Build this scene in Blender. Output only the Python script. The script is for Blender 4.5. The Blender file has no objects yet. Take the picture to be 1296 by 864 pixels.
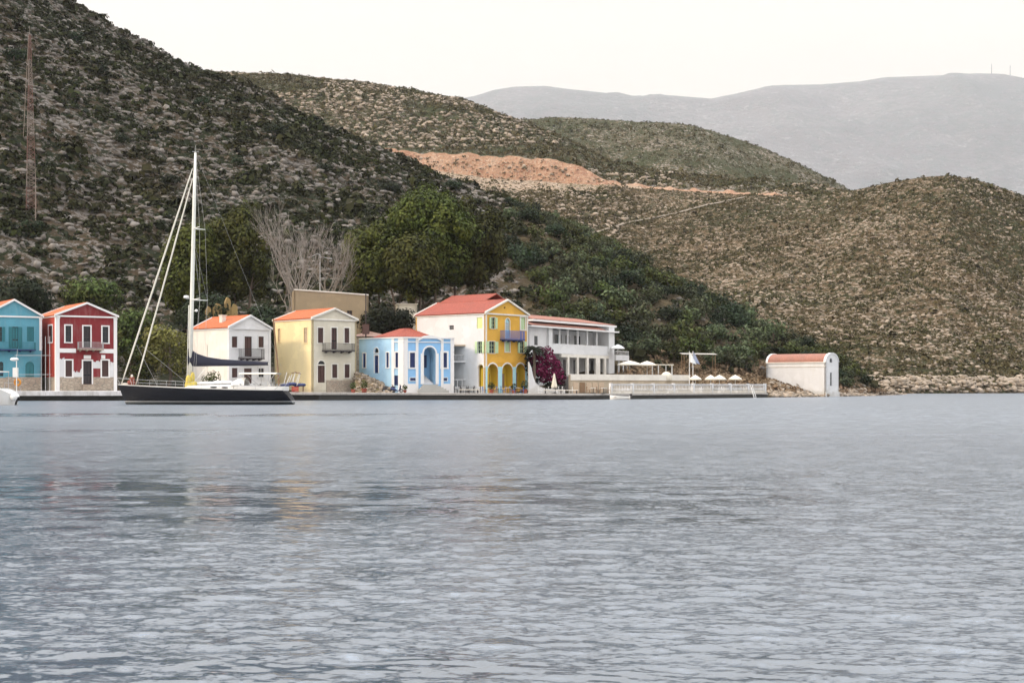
import bpy, math, random
import numpy as np
from mathutils import Vector, Matrix
from mathutils.geometry import tessellate_polygon

R = math.radians
random.seed(7)
rng = np.random.default_rng(7)
scene = bpy.context.scene
COL = scene.collection
H, F, HZ, CX = 1.8, 1800.0, 488.0, 648.0        # eye height, focal length, horizon row, picture centre column

def PX(px, D): return (px - CX) / F * D
def PZ(py, D): return H + (HZ - py) / F * D
def P(px, py, D): return Vector((PX(px, D), D, PZ(py, D)))
def ip(pts, x):
    return np.interp(x, [p[0] for p in pts], [p[1] for p in pts])

# ------------------------------------------------------------------ materials
MATS = {}
class NT:
    def __init__(self, name):
        m = bpy.data.materials.new(name); m.use_nodes = True
        self.m = m; self.t = m.node_tree; self.n = self.t.nodes; self.n.clear()
        self.out = self.n.new('ShaderNodeOutputMaterial')
        self.b = self.n.new('ShaderNodeBsdfPrincipled')
        self.t.links.new(self.b.outputs[0], self.out.inputs[0])
    def link(self, a, b): self.t.links.new(a, b)
    def new(self, typ, **kw):
        nd = self.n.new(typ)
        for k, v in kw.items(): setattr(nd, k, v)
        return nd
    def coords(self, scale=(1, 1, 1), kind='Object'):
        tc = self.new('ShaderNodeTexCoord'); mp = self.new('ShaderNodeMapping')
        mp.inputs['Scale'].default_value = scale
        self.link(tc.outputs[kind], mp.inputs[0]); return mp.outputs[0]
    def noise(self, scale, detail=4, rough=.55, co=None, dist=0.0):
        nd = self.new('ShaderNodeTexNoise'); nd.inputs['Scale'].default_value = scale
        nd.inputs['Detail'].default_value = detail; nd.inputs['Roughness'].default_value = rough
        nd.inputs['Distortion'].default_value = dist
        if co is not None: self.link(co, nd.inputs['Vector'])
        return nd.outputs['Fac']
    def ramp(self, fac, stops, interp='LINEAR'):
        r = self.new('ShaderNodeValToRGB'); cr = r.color_ramp; cr.interpolation = interp
        while len(cr.elements) < len(stops): cr.elements.new(.5)
        for e, (p, c) in zip(cr.elements, stops):
            e.position = p
            e.color = (c, c, c, 1) if isinstance(c, (int, float)) else (*c, 1)
        self.link(fac, r.inputs[0]); return r.outputs[0]
    def mix(self, fac, a, b, mode='MIX'):
        m = self.new('ShaderNodeMix', data_type='RGBA', blend_type=mode)
        for sock, v in ((m.inputs[0], fac), (m.inputs[6], a), (m.inputs[7], b)):
            if hasattr(v, 'links'): self.link(v, sock)
            elif isinstance(v, (int, float)): sock.default_value = v
            else: sock.default_value = (*v, 1)
        return m.outputs[2]
    def math(self, op, a, b=0.0):
        m = self.new('ShaderNodeMath', operation=op)
        for s, v in ((m.inputs[0], a), (m.inputs[1], b)):
            if hasattr(v, 'links'): self.link(v, s)
            else: s.default_value = v
        return m.outputs[0]
    def bump(self, h, strength=.3, dist=.05):
        b = self.new('ShaderNodeBump'); b.inputs['Strength'].default_value = strength
        b.inputs['Distance'].default_value = dist
        self.link(h, b.inputs['Height']); self.link(b.outputs[0], self.b.inputs['Normal'])
    def color(self, c):
        s = self.b.inputs['Base Color']
        if hasattr(c, 'links'): self.link(c, s)
        else: s.default_value = (*c, 1)
    def rough(self, r): self.b.inputs['Roughness'].default_value = r

def lit(c, k): return tuple(min(1, v * k) for v in c)

def paint(name, c, rough=.75, var=.16, scale=.9, stain=0.0, stain_c=(.25, .22, .18), bump=.15):
    if name in MATS: return MATS[name]
    t = NT(name); co = t.coords()
    n1 = t.noise(scale, 5, .6, co); n2 = t.noise(scale * 9, 3, .6, co)
    base = t.mix(t.ramp(n1, [(.3, 0), (.7, 1)]), lit(c, 1 - var), lit(c, 1 + var * .5))
    base = t.mix(t.ramp(n2, [(.35, 0), (.75, 1)]), base, lit(c, 1 - var * .8))
    if stain:
        s = t.noise(1.0, 6, .65, t.coords((1.6, 1.6, .35)))
        base = t.mix(t.math('MULTIPLY', t.ramp(s, [(.5, 0), (.72, 1)]), stain), base, stain_c)
        sp = t.new('ShaderNodeSeparateXYZ'); t.link(co, sp.inputs[0])
        dn = t.math('ADD', sp.outputs[2], t.math('MULTIPLY', t.math('SUBTRACT', t.noise(.9, 4, .6, co), .5), 3.2))
        base = t.mix(t.math('MULTIPLY', t.ramp(dn, [(.2, 1), (.85, 0)]), min(.75, stain * 1.8)), base, lit(stain_c, .85))
        pz = t.noise(.45, 2, .4, t.coords((1, 1, 1.4)))
        base = t.mix(t.math('MULTIPLY', t.ramp(pz, [(.56, 0), (.585, 1)]), .35), base, lit(c, 1.14))
    t.color(base); t.rough(rough); t.bump(n2, bump, .03)
    MATS[name] = t.m; return t.m

def plain(name, c, rough=.5, metal=0.0):
    if name in MATS: return MATS[name]
    t = NT(name); n = t.noise(6, 3, .6, t.coords())
    t.color(t.mix(n, lit(c, .85), lit(c, 1.1))); t.rough(rough); t.b.inputs['Metallic'].default_value = metal
    MATS[name] = t.m; return t.m

def glass(name='window_glass', c=(.02, .025, .03)):
    if name in MATS: return MATS[name]
    t = NT(name); t.color(c); t.rough(.12); t.b.inputs['IOR'].default_value = 1.5
    MATS[name] = t.m; return t.m

def tiles(name, c):
    t = NT(name); co = t.coords()
    n1 = t.noise(.7, 4, .6, co); n2 = t.noise(5.5, 2, .7, co); n3 = t.noise(2.2, 5, .7, co)
    b = t.mix(t.ramp(n2, [(.3, 0), (.7, 1)]), lit(c, .68), lit(c, 1.15))
    b = t.mix(t.ramp(n1, [(.45, 0), (.75, .6)]), b, (c[0] * .62, c[1] * .8, c[2] * .9))
    b = t.mix(t.ramp(n3, [(.6, 0), (.75, .55)]), b, (.16, .10, .07))
    t.color(b); t.rough(.85); t.bump(n2, .4, .05); return t.m

def stone(name, c1, c2, scale=3.0, mortar=(.22, .2, .17)):
    t = NT(name); co = t.coords((1, 1, 1.6))
    v = t.new('ShaderNodeTexVoronoi'); v.inputs['Scale'].default_value = scale; t.link(co, v.inputs['Vector'])
    e = t.new('ShaderNodeTexVoronoi', feature='DISTANCE_TO_EDGE'); e.inputs['Scale'].default_value = scale
    t.link(co, e.inputs['Vector'])
    sep = t.new('ShaderNodeSeparateColor'); t.link(v.outputs['Color'], sep.inputs[0])
    b = t.mix(sep.outputs[0], c1, c2)
    b = t.mix(t.ramp(e.outputs['Distance'], [(.02, 1), (.09, 0)]), b, mortar)
    n = t.noise(14, 4, .6, t.coords()); b = t.mix(t.math('MULTIPLY', n, .5), b, lit(c1, .7))
    t.color(b); t.rough(.9); t.bump(e.outputs['Distance'], .5, .06); return t.m

def foliage(name, c, dark=.45, light=1.7, tint=(.09, .075, .02)):
    t = NT(name)
    g = t.new('ShaderNodeNewGeometry')
    n = t.noise(.35, 3, .6, t.coords())
    b = t.mix(g.outputs['Random Per Island'], lit(c, dark), lit(c, light))
    b = t.mix(t.ramp(n, [(.45, 0), (.7, .7)]), b, tint)
    oi = t.new('ShaderNodeObjectInfo')
    hv = t.new('ShaderNodeHueSaturation'); t.link(b, hv.inputs['Color'])
    t.link(t.math('ADD', t.math('MULTIPLY', oi.outputs['Random'], .8), .6), hv.inputs['Value'])
    t.link(t.math('ADD', t.math('MULTIPLY', oi.outputs['Random'], .06), .46), hv.inputs['Hue'])
    t.color(hv.outputs[0]); t.rough(.75)
    t.b.inputs['Specular IOR Level'].default_value = .25
    tr = t.new('ShaderNodeBsdfTranslucent'); t.link(hv.outputs[0], tr.inputs[0])
    mx = t.new('ShaderNodeMixShader'); mx.inputs[0].default_value = .22
    t.link(t.b.outputs[0], mx.inputs[1]); t.link(tr.outputs[0], mx.inputs[2]); t.link(mx.outputs[0], t.out.inputs[0])
    return t.m

# ------------------------------------------------------------------ object helpers
def tag(o, label=None, cat=None, group=None, kind=None):
    if label: o['label'] = label
    if cat: o['category'] = cat
    if group: o['group'] = group
    if kind: o['kind'] = kind
    return o
def empty(name, loc=(0, 0, 0), rz=0.0):
    o = bpy.data.objects.new(name, None); COL.objects.link(o)
    o.location = loc; o.rotation_euler = (0, 0, rz); o.empty_display_size = .3
    return o
def mesh_obj(name, V, Fc, mat, parent=None, smooth=False, loc=None):
    me = bpy.data.meshes.new(name)
    if isinstance(V, np.ndarray):
        nf, k = Fc.shape
        me.vertices.add(len(V)); me.vertices.foreach_set('co', V.astype(np.float32).ravel())
        me.loops.add(nf * k); me.loops.foreach_set('vertex_index', Fc.astype(np.int32).ravel())
        me.polygons.add(nf)
        me.polygons.foreach_set('loop_start', np.arange(0, nf * k, k, dtype=np.int32))
        me.polygons.foreach_set('loop_total', np.full(nf, k, dtype=np.int32))
        me.update(calc_edges=True)
    else:
        me.from_pydata([tuple(v) for v in V], [], Fc); me.update()
    if smooth: me.polygons.foreach_set('use_smooth', [True] * len(me.polygons))
    if mat: me.materials.append(mat)
    o = bpy.data.objects.new(name, me); COL.objects.link(o)
    if parent: o.parent = parent
    if loc is not None: o.location = loc
    return o
def children(o, allobj=None): return [c for c in bpy.data.objects if c.parent == o]
def copy_tree(o, parent=None):
    kids = list(o.children)
    c = o.copy(); COL.objects.link(c)
    if parent: c.parent = parent
    for k in kids: copy_tree(k, c)
    return c

class MB:
    def __init__(self): self.V = []; self.F = []
    def add(self, V, Fc):
        n = len(self.V); self.V += [Vector(v) for v in V]; self.F += [tuple(i + n for i in f) for f in Fc]; return self
    def box(self, a, b):
        x0, y0, z0 = a; x1, y1, z1 = b
        return self.add([(x0, y0, z0), (x1, y0, z0), (x1, y1, z0), (x0, y1, z0), (x0, y0, z1), (x1, y0, z1), (x1, y1, z1), (x0, y1, z1)],
                        [(0, 3, 2, 1), (4, 5, 6, 7), (0, 1, 5, 4), (1, 2, 6, 5), (2, 3, 7, 6), (3, 0, 4, 7)])
    def obox(self, o, ax, ay, az):          # box from a corner and three edge vectors
        o, ax, ay, az = map(Vector, (o, ax, ay, az))
        return self.add([o, o + ax, o + ax + ay, o + ay, o + az, o + ax + az, o + ax + ay + az, o + ay + az],
                        [(0, 3, 2, 1), (4, 5, 6, 7), (0, 1, 5, 4), (1, 2, 6, 5), (2, 3, 7, 6), (3, 0, 4, 7)])
    def tube(self, pts, r, n=6, cap=True):
        pts = [Vector(p) for p in pts]; rs = r if isinstance(r, (list, tuple)) else [r] * len(pts)
        base = len(self.V); prev = None
        for i, p in enumerate(pts):
            d = (pts[min(i + 1, len(pts) - 1)] - pts[max(i - 1, 0)]).normalized()
            ref = prev if prev is not None else (Vector((1, 0, 0)) if abs(d.x) < .9 else Vector((0, 1, 0)))
            u = (ref - d * ref.dot(d)).normalized(); prev = u; w = d.cross(u)
            for k in range(n):
                a = 2 * math.pi * k / n
                self.V.append(p + (u * math.cos(a) + w * math.sin(a)) * rs[i])
        for i in range(len(pts) - 1):
            for k in range(n):
                a = base + i * n + k; b = base + i * n + (k + 1) % n
                self.F.append((a, b, b + n, a + n))
        if cap:
            self.F.append(tuple(base + k for k in range(n))[::-1])
            self.F.append(tuple(base + (len(pts) - 1) * n + k for k in range(n)))
        return self
    def lathe(self, prof, n=16, c=(0, 0, 0)):
        base = len(self.V); c = Vector(c)
        for r, z in prof:
            for k in range(n):
                a = 2 * math.pi * k / n; self.V.append(c + Vector((r * math.cos(a), r * math.sin(a), z)))
        for i in range(len(prof) - 1):
            for k in range(n):
                a = base + i * n + k; b = base + i * n + (k + 1) % n
                self.F.append((a, b, b + n, a + n))
        self.F.append(tuple(base + k for k in range(n))[::-1]); self.F.append(tuple(base + (len(prof) - 1) * n + k for k in range(n)))
        return self
    def ell(self, c, rad, n=10, m=6, jit=0):
        c = Vector(c); base = len(self.V)
        for i in range(m + 1):
            th = math.pi * i / m
            for k in range(n):
                a = 2 * math.pi * k / n; j = 1 + random.uniform(-jit, jit)
                self.V.append(c + Vector((rad[0] * math.sin(th) * math.cos(a) * j, rad[1] * math.sin(th) * math.sin(a) * j, rad[2] * math.cos(th) * j)))
        for i in range(m):
            for k in range(n):
                a = base + i * n + k; b = base + i * n + (k + 1) % n
                self.F.append((a, a + n, b + n, b))
        return self
    def build(self, name, mat, parent=None, smooth=False, loc=None):
        return mesh_obj(name, self.V, self.F, mat, parent, smooth, loc)

# ------------------------------------------------------------------ numpy noise
def _hash(ix, iy, s):
    h = (ix * 374761393 + iy * 668265263 + s * 1274126177) & 0xffffffff
    h = ((h ^ (h >> 13)) * 1274126177) & 0xffffffff
    return ((h ^ (h >> 16)) & 0xffff) / 65535.0
def vnoise(x, y, s=0):
    ix = np.floor(x).astype(np.int64); iy = np.floor(y).astype(np.int64)
    fx = x - ix; fy = y - iy; fx = fx * fx * (3 - 2 * fx); fy = fy * fy * (3 - 2 * fy)
    a = _hash(ix, iy, s); b = _hash(ix + 1, iy, s); c = _hash(ix, iy + 1, s); d = _hash(ix + 1, iy + 1, s)
    return (a * (1 - fx) + b * fx) * (1 - fy) + (c * (1 - fx) + d * fx) * fy
def fbm(x, y, s=0, oct=4, g=.5):
    t = 0; a = 1; n = 0
    for k in range(oct):
        t = t + a * (vnoise(x * 2 ** k + 17.3 * k, y * 2 ** k - 9.1 * k, s + k) * 2 - 1); n += a; a *= g
    return t / n
SKY_A = (9.9, 8.9, 7.15); SKY_B = (11.1, 9.85, 7.7); SKY_STRENGTH = .1; SKY_GRAD = 4.2; SKY_TOP = (.76, .90, 1.26)
SUN_STRENGTH = 3.3; EXPOSURE = -0.02
WAVE = .66; WR1 = 1.15; WR2 = .12; WR3 = .75; WIOR = 2.4; WROUGH = .32
HAZE = .000046; HAZE_COL = (.76, .77, .80)
# ------------------------------------------------------------------ camera, world, sun
cam = bpy.data.cameras.new('camera'); camo = bpy.data.objects.new('camera', cam); COL.objects.link(camo)
camo.location = (0, 0, H); camo.rotation_euler = (R(90), 0, 0)
cam.sensor_width = 36; cam.lens = 50; cam.shift_y = (HZ - 432) / 1296; cam.clip_end = 60000; cam.clip_start = .5
scene.camera = camo

SUN_AZ = Vector((-.93, -.36)).normalized(); SUN_EL = R(27)
w = bpy.data.worlds.new('World'); scene.world = w; w.use_nodes = True
nt = w.node_tree; nt.nodes.clear()
wo = nt.nodes.new('ShaderNodeOutputWorld'); bg = nt.nodes.new('ShaderNodeBackground')
sky = nt.nodes.new('ShaderNodeTexSky'); sky.sky_type = 'NISHITA'; sky.sun_disc = False
sky.sun_elevation = SUN_EL; sky.sun_rotation = math.atan2(SUN_AZ.x, SUN_AZ.y)
sky.air_density = 1.0; sky.dust_density = 4.0; sky.ozone_density = 1.0
# a thin high overcast veil over the clear sky
tc = nt.nodes.new('ShaderNodeTexCoord'); mp = nt.nodes.new('ShaderNodeMapping'); mp.inputs['Scale'].default_value = (1.2, 1.2, 4.5)
nt.links.new(tc.outputs['Generated'], mp.inputs[0])
nz = nt.nodes.new('ShaderNodeTexNoise'); nz.inputs['Scale'].default_value = 2.2; nz.inputs['Detail'].default_value = 5
nt.links.new(mp.outputs[0], nz.inputs['Vector'])
cr = nt.nodes.new('ShaderNodeValToRGB')
cr.color_ramp.elements[0].position = .3; cr.color_ramp.elements[0].color = (SKY_A[0], SKY_A[1], SKY_A[2], 1)
cr.color_ramp.elements[1].position = .72; cr.color_ramp.elements[1].color = (SKY_B[0], SKY_B[1], SKY_B[2], 1)
nt.links.new(nz.outputs['Fac'], cr.inputs[0])
mx = nt.nodes.new('ShaderNodeMix'); mx.data_type = 'RGBA'; mx.inputs[0].default_value = .9
nt.links.new(sky.outputs[0], mx.inputs[6]); nt.links.new(cr.outputs[0], mx.inputs[7])
# an overcast sky brightens towards the zenith
sp = nt.nodes.new('ShaderNodeSeparateXYZ'); nt.links.new(tc.outputs['Generated'], sp.inputs[0])
m1 = nt.nodes.new('ShaderNodeMath'); m1.operation = 'MULTIPLY_ADD'; m1.use_clamp = False
sq = nt.nodes.new('ShaderNodeMath'); sq.operation = 'MULTIPLY'; nt.links.new(sp.outputs[2], sq.inputs[0]); nt.links.new(sp.outputs[2], sq.inputs[1])
nt.links.new(sq.outputs[0], m1.inputs[0]); m1.inputs[1].default_value = SKY_GRAD; m1.inputs[2].default_value = 1.0
vm = nt.nodes.new('ShaderNodeVectorMath'); vm.operation = 'SCALE'
tint = nt.nodes.new('ShaderNodeMix'); tint.data_type = 'RGBA'; tint.blend_type = 'MULTIPLY'; nt.links.new(sp.outputs[2], tint.inputs[0])
nt.links.new(mx.outputs[2], tint.inputs[6]); tint.inputs[7].default_value = (*SKY_TOP, 1)
nt.links.new(tint.outputs[2], vm.inputs[0]); nt.links.new(m1.outputs[0], vm.inputs['Scale'])
nt.links.new(vm.outputs[0], bg.inputs[0]); bg.inputs[1].default_value = SKY_STRENGTH
nt.links.new(bg.outputs[0], wo.inputs[0])

sl = bpy.data.lights.new('sun', 'SUN'); sl.energy = SUN_STRENGTH; sl.angle = R(10); sl.color = (1, .80, .58)
so = bpy.data.objects.new('sun', sl); COL.objects.link(so); so.location = (-60, -20, 90)
to_sun = Vector((SUN_AZ.x * math.cos(SUN_EL), SUN_AZ.y * math.cos(SUN_EL), math.sin(SUN_EL)))
so.rotation_euler = to_sun.to_track_quat('Z', 'Y').to_euler()

scene.view_settings.view_transform = 'Standard'; scene.view_settings.look = 'None'
scene.view_settings.exposure = EXPOSURE; scene.view_settings.gamma = 1; scene.view_settings.use_curve_mapping = False
scene.render.engine = 'CYCLES'
cy = scene.cycles; cy.use_denoising = True
cy.max_bounces = 6; cy.diffuse_bounces = 2; cy.glossy_bounces = 3; cy.transmission_bounces = 2; cy.volume_bounces = 1
cy.transparent_max_bounces = 6; cy.sample_clamp_indirect = 6

# ------------------------------------------------------------------ hill materials
def hill_mat(name, rock, scrub, earth, rock_amt=.5, scrub_amt=.5, size=1.0, stretch=(1, 1, 1), big=.02, east=None):
    t = NT(name); co = t.coords(stretch)
    large = t.noise(big, 4, .55, co)
    mid = t.noise(.11 / size, 4, .6, co)
    r = t.noise(.75 / size, 5, .72, co); s = t.noise(.45 / size, 4, .7, t.coords((stretch[0], stretch[1], stretch[2] * 1.01)))
    v = t.new('ShaderNodeTexVoronoi'); v.inputs['Scale'].default_value = .9 / size; t.link(co, v.inputs['Vector'])
    sep = t.new('ShaderNodeSeparateColor'); t.link(v.outputs['Color'], sep.inputs[0])
    rk = t.mix(sep.outputs[0], lit(rock, .6), lit(rock, 1.25))
    fine = t.noise(3.0 / size, 3, .6, co)
    ear = t.mix(mid, lit(earth, .65), lit(earth, 1.4))
    scr = t.mix(fine, lit(scrub, .5), lit(scrub, 1.7))
    sm = t.math('ADD', s, t.math('MULTIPLY', t.math('SUBTRACT', large, .5), .5))
    b = t.mix(t.ramp(sm, [(.62 - scrub_amt * .3, 0), (.68 - scrub_amt * .3, 1)]), ear, scr)
    rm = t.math('ADD', t.math('ADD', r, t.math('MULTIPLY', t.math('SUBTRACT', mid, .5), .35)), t.math('MULTIPLY', t.math('SUBTRACT', .5, large), .22))
    if east is not None:
        sp = t.new('ShaderNodeSeparateXYZ'); t.link(t.coords(), sp.inputs[0])
        em = t.ramp(t.math('ADD', t.math('MULTIPLY', sp.outputs[0], .02), t.math('MULTIPLY', mid, .5)), [(.22, 0), (.34, 1)])
        b = t.mix(em, b, t.mix(t.ramp(s, [(.45, 0), (.62, 1)]), lit(east, .6), lit(east, 1.25))); rm = t.math('SUBTRACT', rm, t.math('MULTIPLY', em, .14))
    rf = t.ramp(rm, [(.66 - rock_amt * .3, 0), (.71 - rock_amt * .3, 1)])
    b = t.mix(rf, b, rk)
    t.color(b); t.rough(.95); t.b.inputs['Specular IOR Level'].default_value = .1
    t.bump(t.math('ADD', t.math('MULTIPLY', s, .8), t.math('MULTIPLY', r, 1.0)), .9, 1.3 * size)
    return t.m

ROCK_N = (.185, .162, .14); ROCK_F = (.30, .235, .17)
m_hill = hill_mat('limestone_scrub', ROCK_N, (.018, .022, .009), (.068, .049, .030), .44, .55, 1.0, (1, 1, 1.25), .03, east=(.105, .08, .045))
m_far = hill_mat('dry_rocky_slope', ROCK_F, (.042, .042, .018), (.125, .088, .050), .38, .5, 1.15, (1, 1, 1.2), .012)
m_far2 = hill_mat('distant_scrub_slope', (.28, .24, .20), (.045, .050, .022), (.11, .088, .05), .34, .66, 1.5, (1, 1, 1.2), .01)
m_mount = hill_mat('mountain_rock', (.20, .19, .18), (.085, .095, .085), (.13, .12, .115), .32, .5, 44, (1, 1, 2), .0004)
m_cut = hill_mat('red_earth_cut', (.44, .31, .22), (.29, .155, .10), (.41, .245, .155), .5, .35, .8, (1, 1, 1), .03)
m_dry = hill_mat('dry_grass', (.33, .28, .22), (.12, .10, .04), (.26, .19, .11), .2, .35, .5, (1, 1, 1), .05)

class Loft:
    """a hill: control lines across the columns, each with its distance and height"""
    def __init__(self, pxs, lines, counts, ease=None):
        self.px = pxs; Ds = []; Zs = []
        for i in range(len(lines) - 1):
            D0, Z0 = lines[i]; D1, Z1 = lines[i + 1]
            ts = np.linspace(0, 1, counts[i], endpoint=False)
            for t in ts:
                tz = t
                if ease and ease[i] == 'in': tz = t ** 1.25
                if ease and ease[i] == 'round': tz = math.sin(t * math.pi / 2) * .35 + t * .65
                if ease and ease[i] == 'drop': tz = t * t
                Ds.append(D0 + (D1 - D0) * t); Zs.append(Z0 + (Z1 - Z0) * tz)
        Ds.append(lines[-1][0]); Zs.append(lines[-1][1])
        self.D = np.array(Ds); self.Z = np.array(Zs); self.X = (pxs[None, :] - CX) / F * self.D
        self.row0 = [int(sum(counts[:i])) for i in range(len(lines))]
    def wt(self, r0, r1):
        t = (np.arange(self.D.shape[0]) - r0) / (r1 - r0); w = np.clip(1 - abs(2 * t - 1) ** 3, 0, 1); w[(t < 0) | (t > 1)] = 0
        return w[:, None]
    def build(self, name, mat, rows=None):
        a, b = rows if rows else (0, self.D.shape[0] - 1)
        X, Y, Z = (q[a:b + 1] for q in (self.X, self.D, self.Z))
        n, m = X.shape; V = np.stack([X, Y, Z], -1).reshape(-1, 3)
        i = np.arange(n * m).reshape(n, m)
        Fc = np.stack([i[:-1, :-1], i[:-1, 1:], i[1:, 1:], i[1:, :-1]], -1).reshape(-1, 4)
        return mesh_obj(name, V, Fc, mat, smooth=True)
    def z(self, x, y):
        px = CX + F * x / y; c = (px - self.px[0]) / (self.px[1] - self.px[0]); c = min(max(c, 0), len(self.px) - 1.001)
        k = int(c); f = c - k
        z0 = np.interp(y, self.D[:, k], self.Z[:, k]); z1 = np.interp(y, self.D[:, k + 1], self.Z[:, k + 1])
        return float(z0 * (1 - f) + z1 * f)
    def sample(self, n, r0, r1, c0, c1, seed=1):
        g = np.random.default_rng(seed)
        X, Y, Z = (q[r0:r1 + 1, c0:c1 + 1] for q in (self.X, self.D, self.Z))
        A = np.abs((X[:-1, 1:] - X[:-1, :-1]) * (Y[1:, :-1] - Y[:-1, :-1])); p = (A / A.sum()).ravel()
        k = g.choice(p.size, n, p=p); i, j = np.unravel_index(k, A.shape); u = g.random(n); v = g.random(n)
        def L(Q): return (Q[i, j] * (1 - u) + Q[i, j + 1] * u) * (1 - v) + (Q[i + 1, j] * (1 - u) + Q[i + 1, j + 1] * u) * v
        return np.stack([L(X), L(Y), L(Z)], -1)
    def col(self, px): return int(round((px - self.px[0]) / (self.px[1] - self.px[0])))

# ---- near hill with the town at its foot and the wooded spur to the right
px1 = np.arange(-900, 1153, 3.0)
QD = [(-900, 160), (0, 170), (400, 176), (520, 180), (740, 185), (840, 196), (970, 216), (1050, 231), (1100, 250), (1130, 270), (1152, 300)]
QZ = [(-900, 1.15), (150, 1.15), (220, 1.05), (520, .9), (740, .75), (970, .72), (985, .35), (1080, .2), (1152, -.3)]
qd = ip(QD, px1); qz = ip(QZ, px1)
fo = ip([(-900, 30), (400, 32), (700, 32), (960, 26), (1060, 18), (1100, 8), (1130, 5), (1152, 3)], px1)
fz = ip([(-900, 4), (150, 3.6), (300, 4.5), (500, 5), (640, 5), (700, 4.4), (960, 3.4), (1010, 2.6), (1060, 1.4), (1130, .3), (1152, -.5)], px1)
RD = [(-900, 430), (300, 420), (520, 390), (640, 360), (800, 320), (950, 290), (1050, 268), (1100, 266), (1130, 280), (1152, 306)]
RY = [(-900, -330), (-400, -240), (-200, -180), (0, -70), (60, -20), (90, 2), (140, 34), (200, 64), (250, 84), (300, 98), (330, 108), (370, 132), (420, 162), (470, 187), (520, 210),
      (560, 231), (600, 247), (640, 266), (680, 281), (720, 298), (760, 316), (800, 341), (850, 364), (900, 389), (940, 411), (980, 430), (1020, 442), (1050, 452), (1080, 472), (1100, 486), (1130, 498), (1152, 502)]
rd = ip(RD, px1); ry = ip(RY, px1); rz = H + (HZ - ry) / F * rd
one = np.ones_like(px1)
nearhill = Loft(px1, [(qd + 1.0, -1.6 * one), (qd + 3, qz - .35), (qd + 5.9, qz - .12), (qd + 8, qz + .10), (qd + fo, fz), (rd, rz), (rd + 90, rz - 22), (rd + 330, np.minimum(rz - 120, -4))],
                [2, 4, 3, 14, 150, 22, 18], ['', '', '', '', 'round', 'drop', ''])
r4, r5 = nearhill.row0[4], nearhill.row0[5]
X, Y = nearhill.X, nearhill.D
amp = np.clip((rz - 3) / 40, .05, 1)[None, :]
nearhill.Z = nearhill.Z + nearhill.wt(r4, r5 + 30) * amp * (fbm(X / 55, Y / 55, 3, 4) * 7 + fbm(X / 14, Y / 14, 9, 4) * 2.2)
nearhill.Z += np.clip((np.arange(X.shape[0]) - r4) / 20, 0, 1)[:, None] * amp * fbm(X / 3.5, Y / 3.5, 5, 3) * 1.1
rk = np.clip((px1 - 975) / 20, 0, 1)[None, :]
nearhill.Z += rk * np.clip(1 - (Y - qd[None, :]) / 25, 0, 1) * (np.abs(fbm(X / 1.6, Y / 1.6, 11, 3)) * 1.3) * ip([(0, .6), (1100, .6), (1150, .2)], px1)[None, :]
tag(nearhill.build('hillside', m_hill), kind='structure')

# ---- the slope across the water, cut by a road, with the hill above it
px2 = np.arange(180, 2600, 4.0)
o2 = np.ones_like(px2)
shD = ip([(180, 330), (1130, 324), (1296, 345), (1700, 380), (2600, 420)], px2)
L2Y = ip([(180, 196), (500, 205), (560, 219), (620, 229), (700, 233), (800, 237), (850, 241), (930, 246), (1000, 248), (1040, 246), (1080, 241), (1130, 230), (1170, 224), (1200, 222), (1235, 227), (1265, 237), (1296, 248), (1400, 290), (1700, 330), (2600, 360)], px2)
L2D = ip([(180, 720), (500, 700), (850, 660), (1000, 620), (1080, 590), (1200, 560), (1296, 580), (1700, 640), (2600, 700)], px2)
L3Y = ip([(180, 175), (500, 188), (560, 194), (620, 195), (680, 200), (720, 208), (760, 223), (800, 233.5), (850, 239.5), (1000, 247), (1040, 248), (1100, 262), (2600, 400)], px2)
RG = ip([(180, 86), (330, 95), (400, 99), (460, 104), (520, 113), (580, 126), (620, 142), (660, 158), (700, 173), (740, 194), (780, 211), (850, 228), (930, 239), (1000, 247), (1040, 252), (1100, 270), (2600, 440)], px2)
RGD = ip([(180, 1000), (400, 940), (700, 860), (850, 780), (1000, 720), (1200, 700), (2600, 800)], px2)
L3Y = L3Y + np.where((px2 > 500) & (px2 < 820), 1, 0) * fbm(px2 / 18, px2 * 0, 7, 3) * 6
L2Y = L2Y + np.where((px2 > 500) & (px2 < 760), 1, 0) * fbm(px2 / 40, px2 * 0, 8, 3) * 3
z2 = H + (HZ - L2Y) / F * L2D; rdw = ip([(180, 7), (1000, 7), (1080, 5), (2600, 5)], px2)
z3 = H + (HZ - L3Y) / F * (L2D + rdw + 8); zr = H + (HZ - RG) / F * RGD
farhill = Loft(px2, [(shD, -1.5 * o2), (shD + 4, 2.2 * o2), (L2D, z2), (L2D + rdw, z2 + .1), (L2D + rdw + 8, z3), (RGD, zr), (RGD + 90, zr - 15), (RGD + 400, zr * 0 - 5)],
               [4, 200, 2, 5, 90, 12, 12], ['', 'in', '', '', 'round', 'drop', ''])
X, Y = farhill.X, farhill.D; q = farhill.row0
farhill.Z += farhill.wt(q[1], q[2]) * (fbm(X / 70, Y / 70, 23, 4) * 9 + fbm(X / 18, Y / 18, 29, 3) * 2.0)
farhill.Z += farhill.wt(q[4], q[5]) * (fbm(X / 90, Y / 90, 33, 4) * 9 + fbm(X / 20, Y / 20, 39, 3) * 2.5)
rr = np.arange(X.shape[0])[:, None]
farhill.Z += np.where((rr > q[1]) & (rr < q[2] - 1), 1, 0) * fbm(X / 5, Y / 5, 41, 3) * .9
farhill.Z += np.where((rr > q[3]) & (rr < q[4]), 1, 0) * fbm(X / 5, Y / 5, 43, 4) * 3.2
tag(farhill.build('far_slope', m_far, (0, q[2])), kind='structure')
tag(farhill.build('road', plain('road_dust', (.25, .20, .145), .9), (q[2], q[3])), kind='structure')
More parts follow.
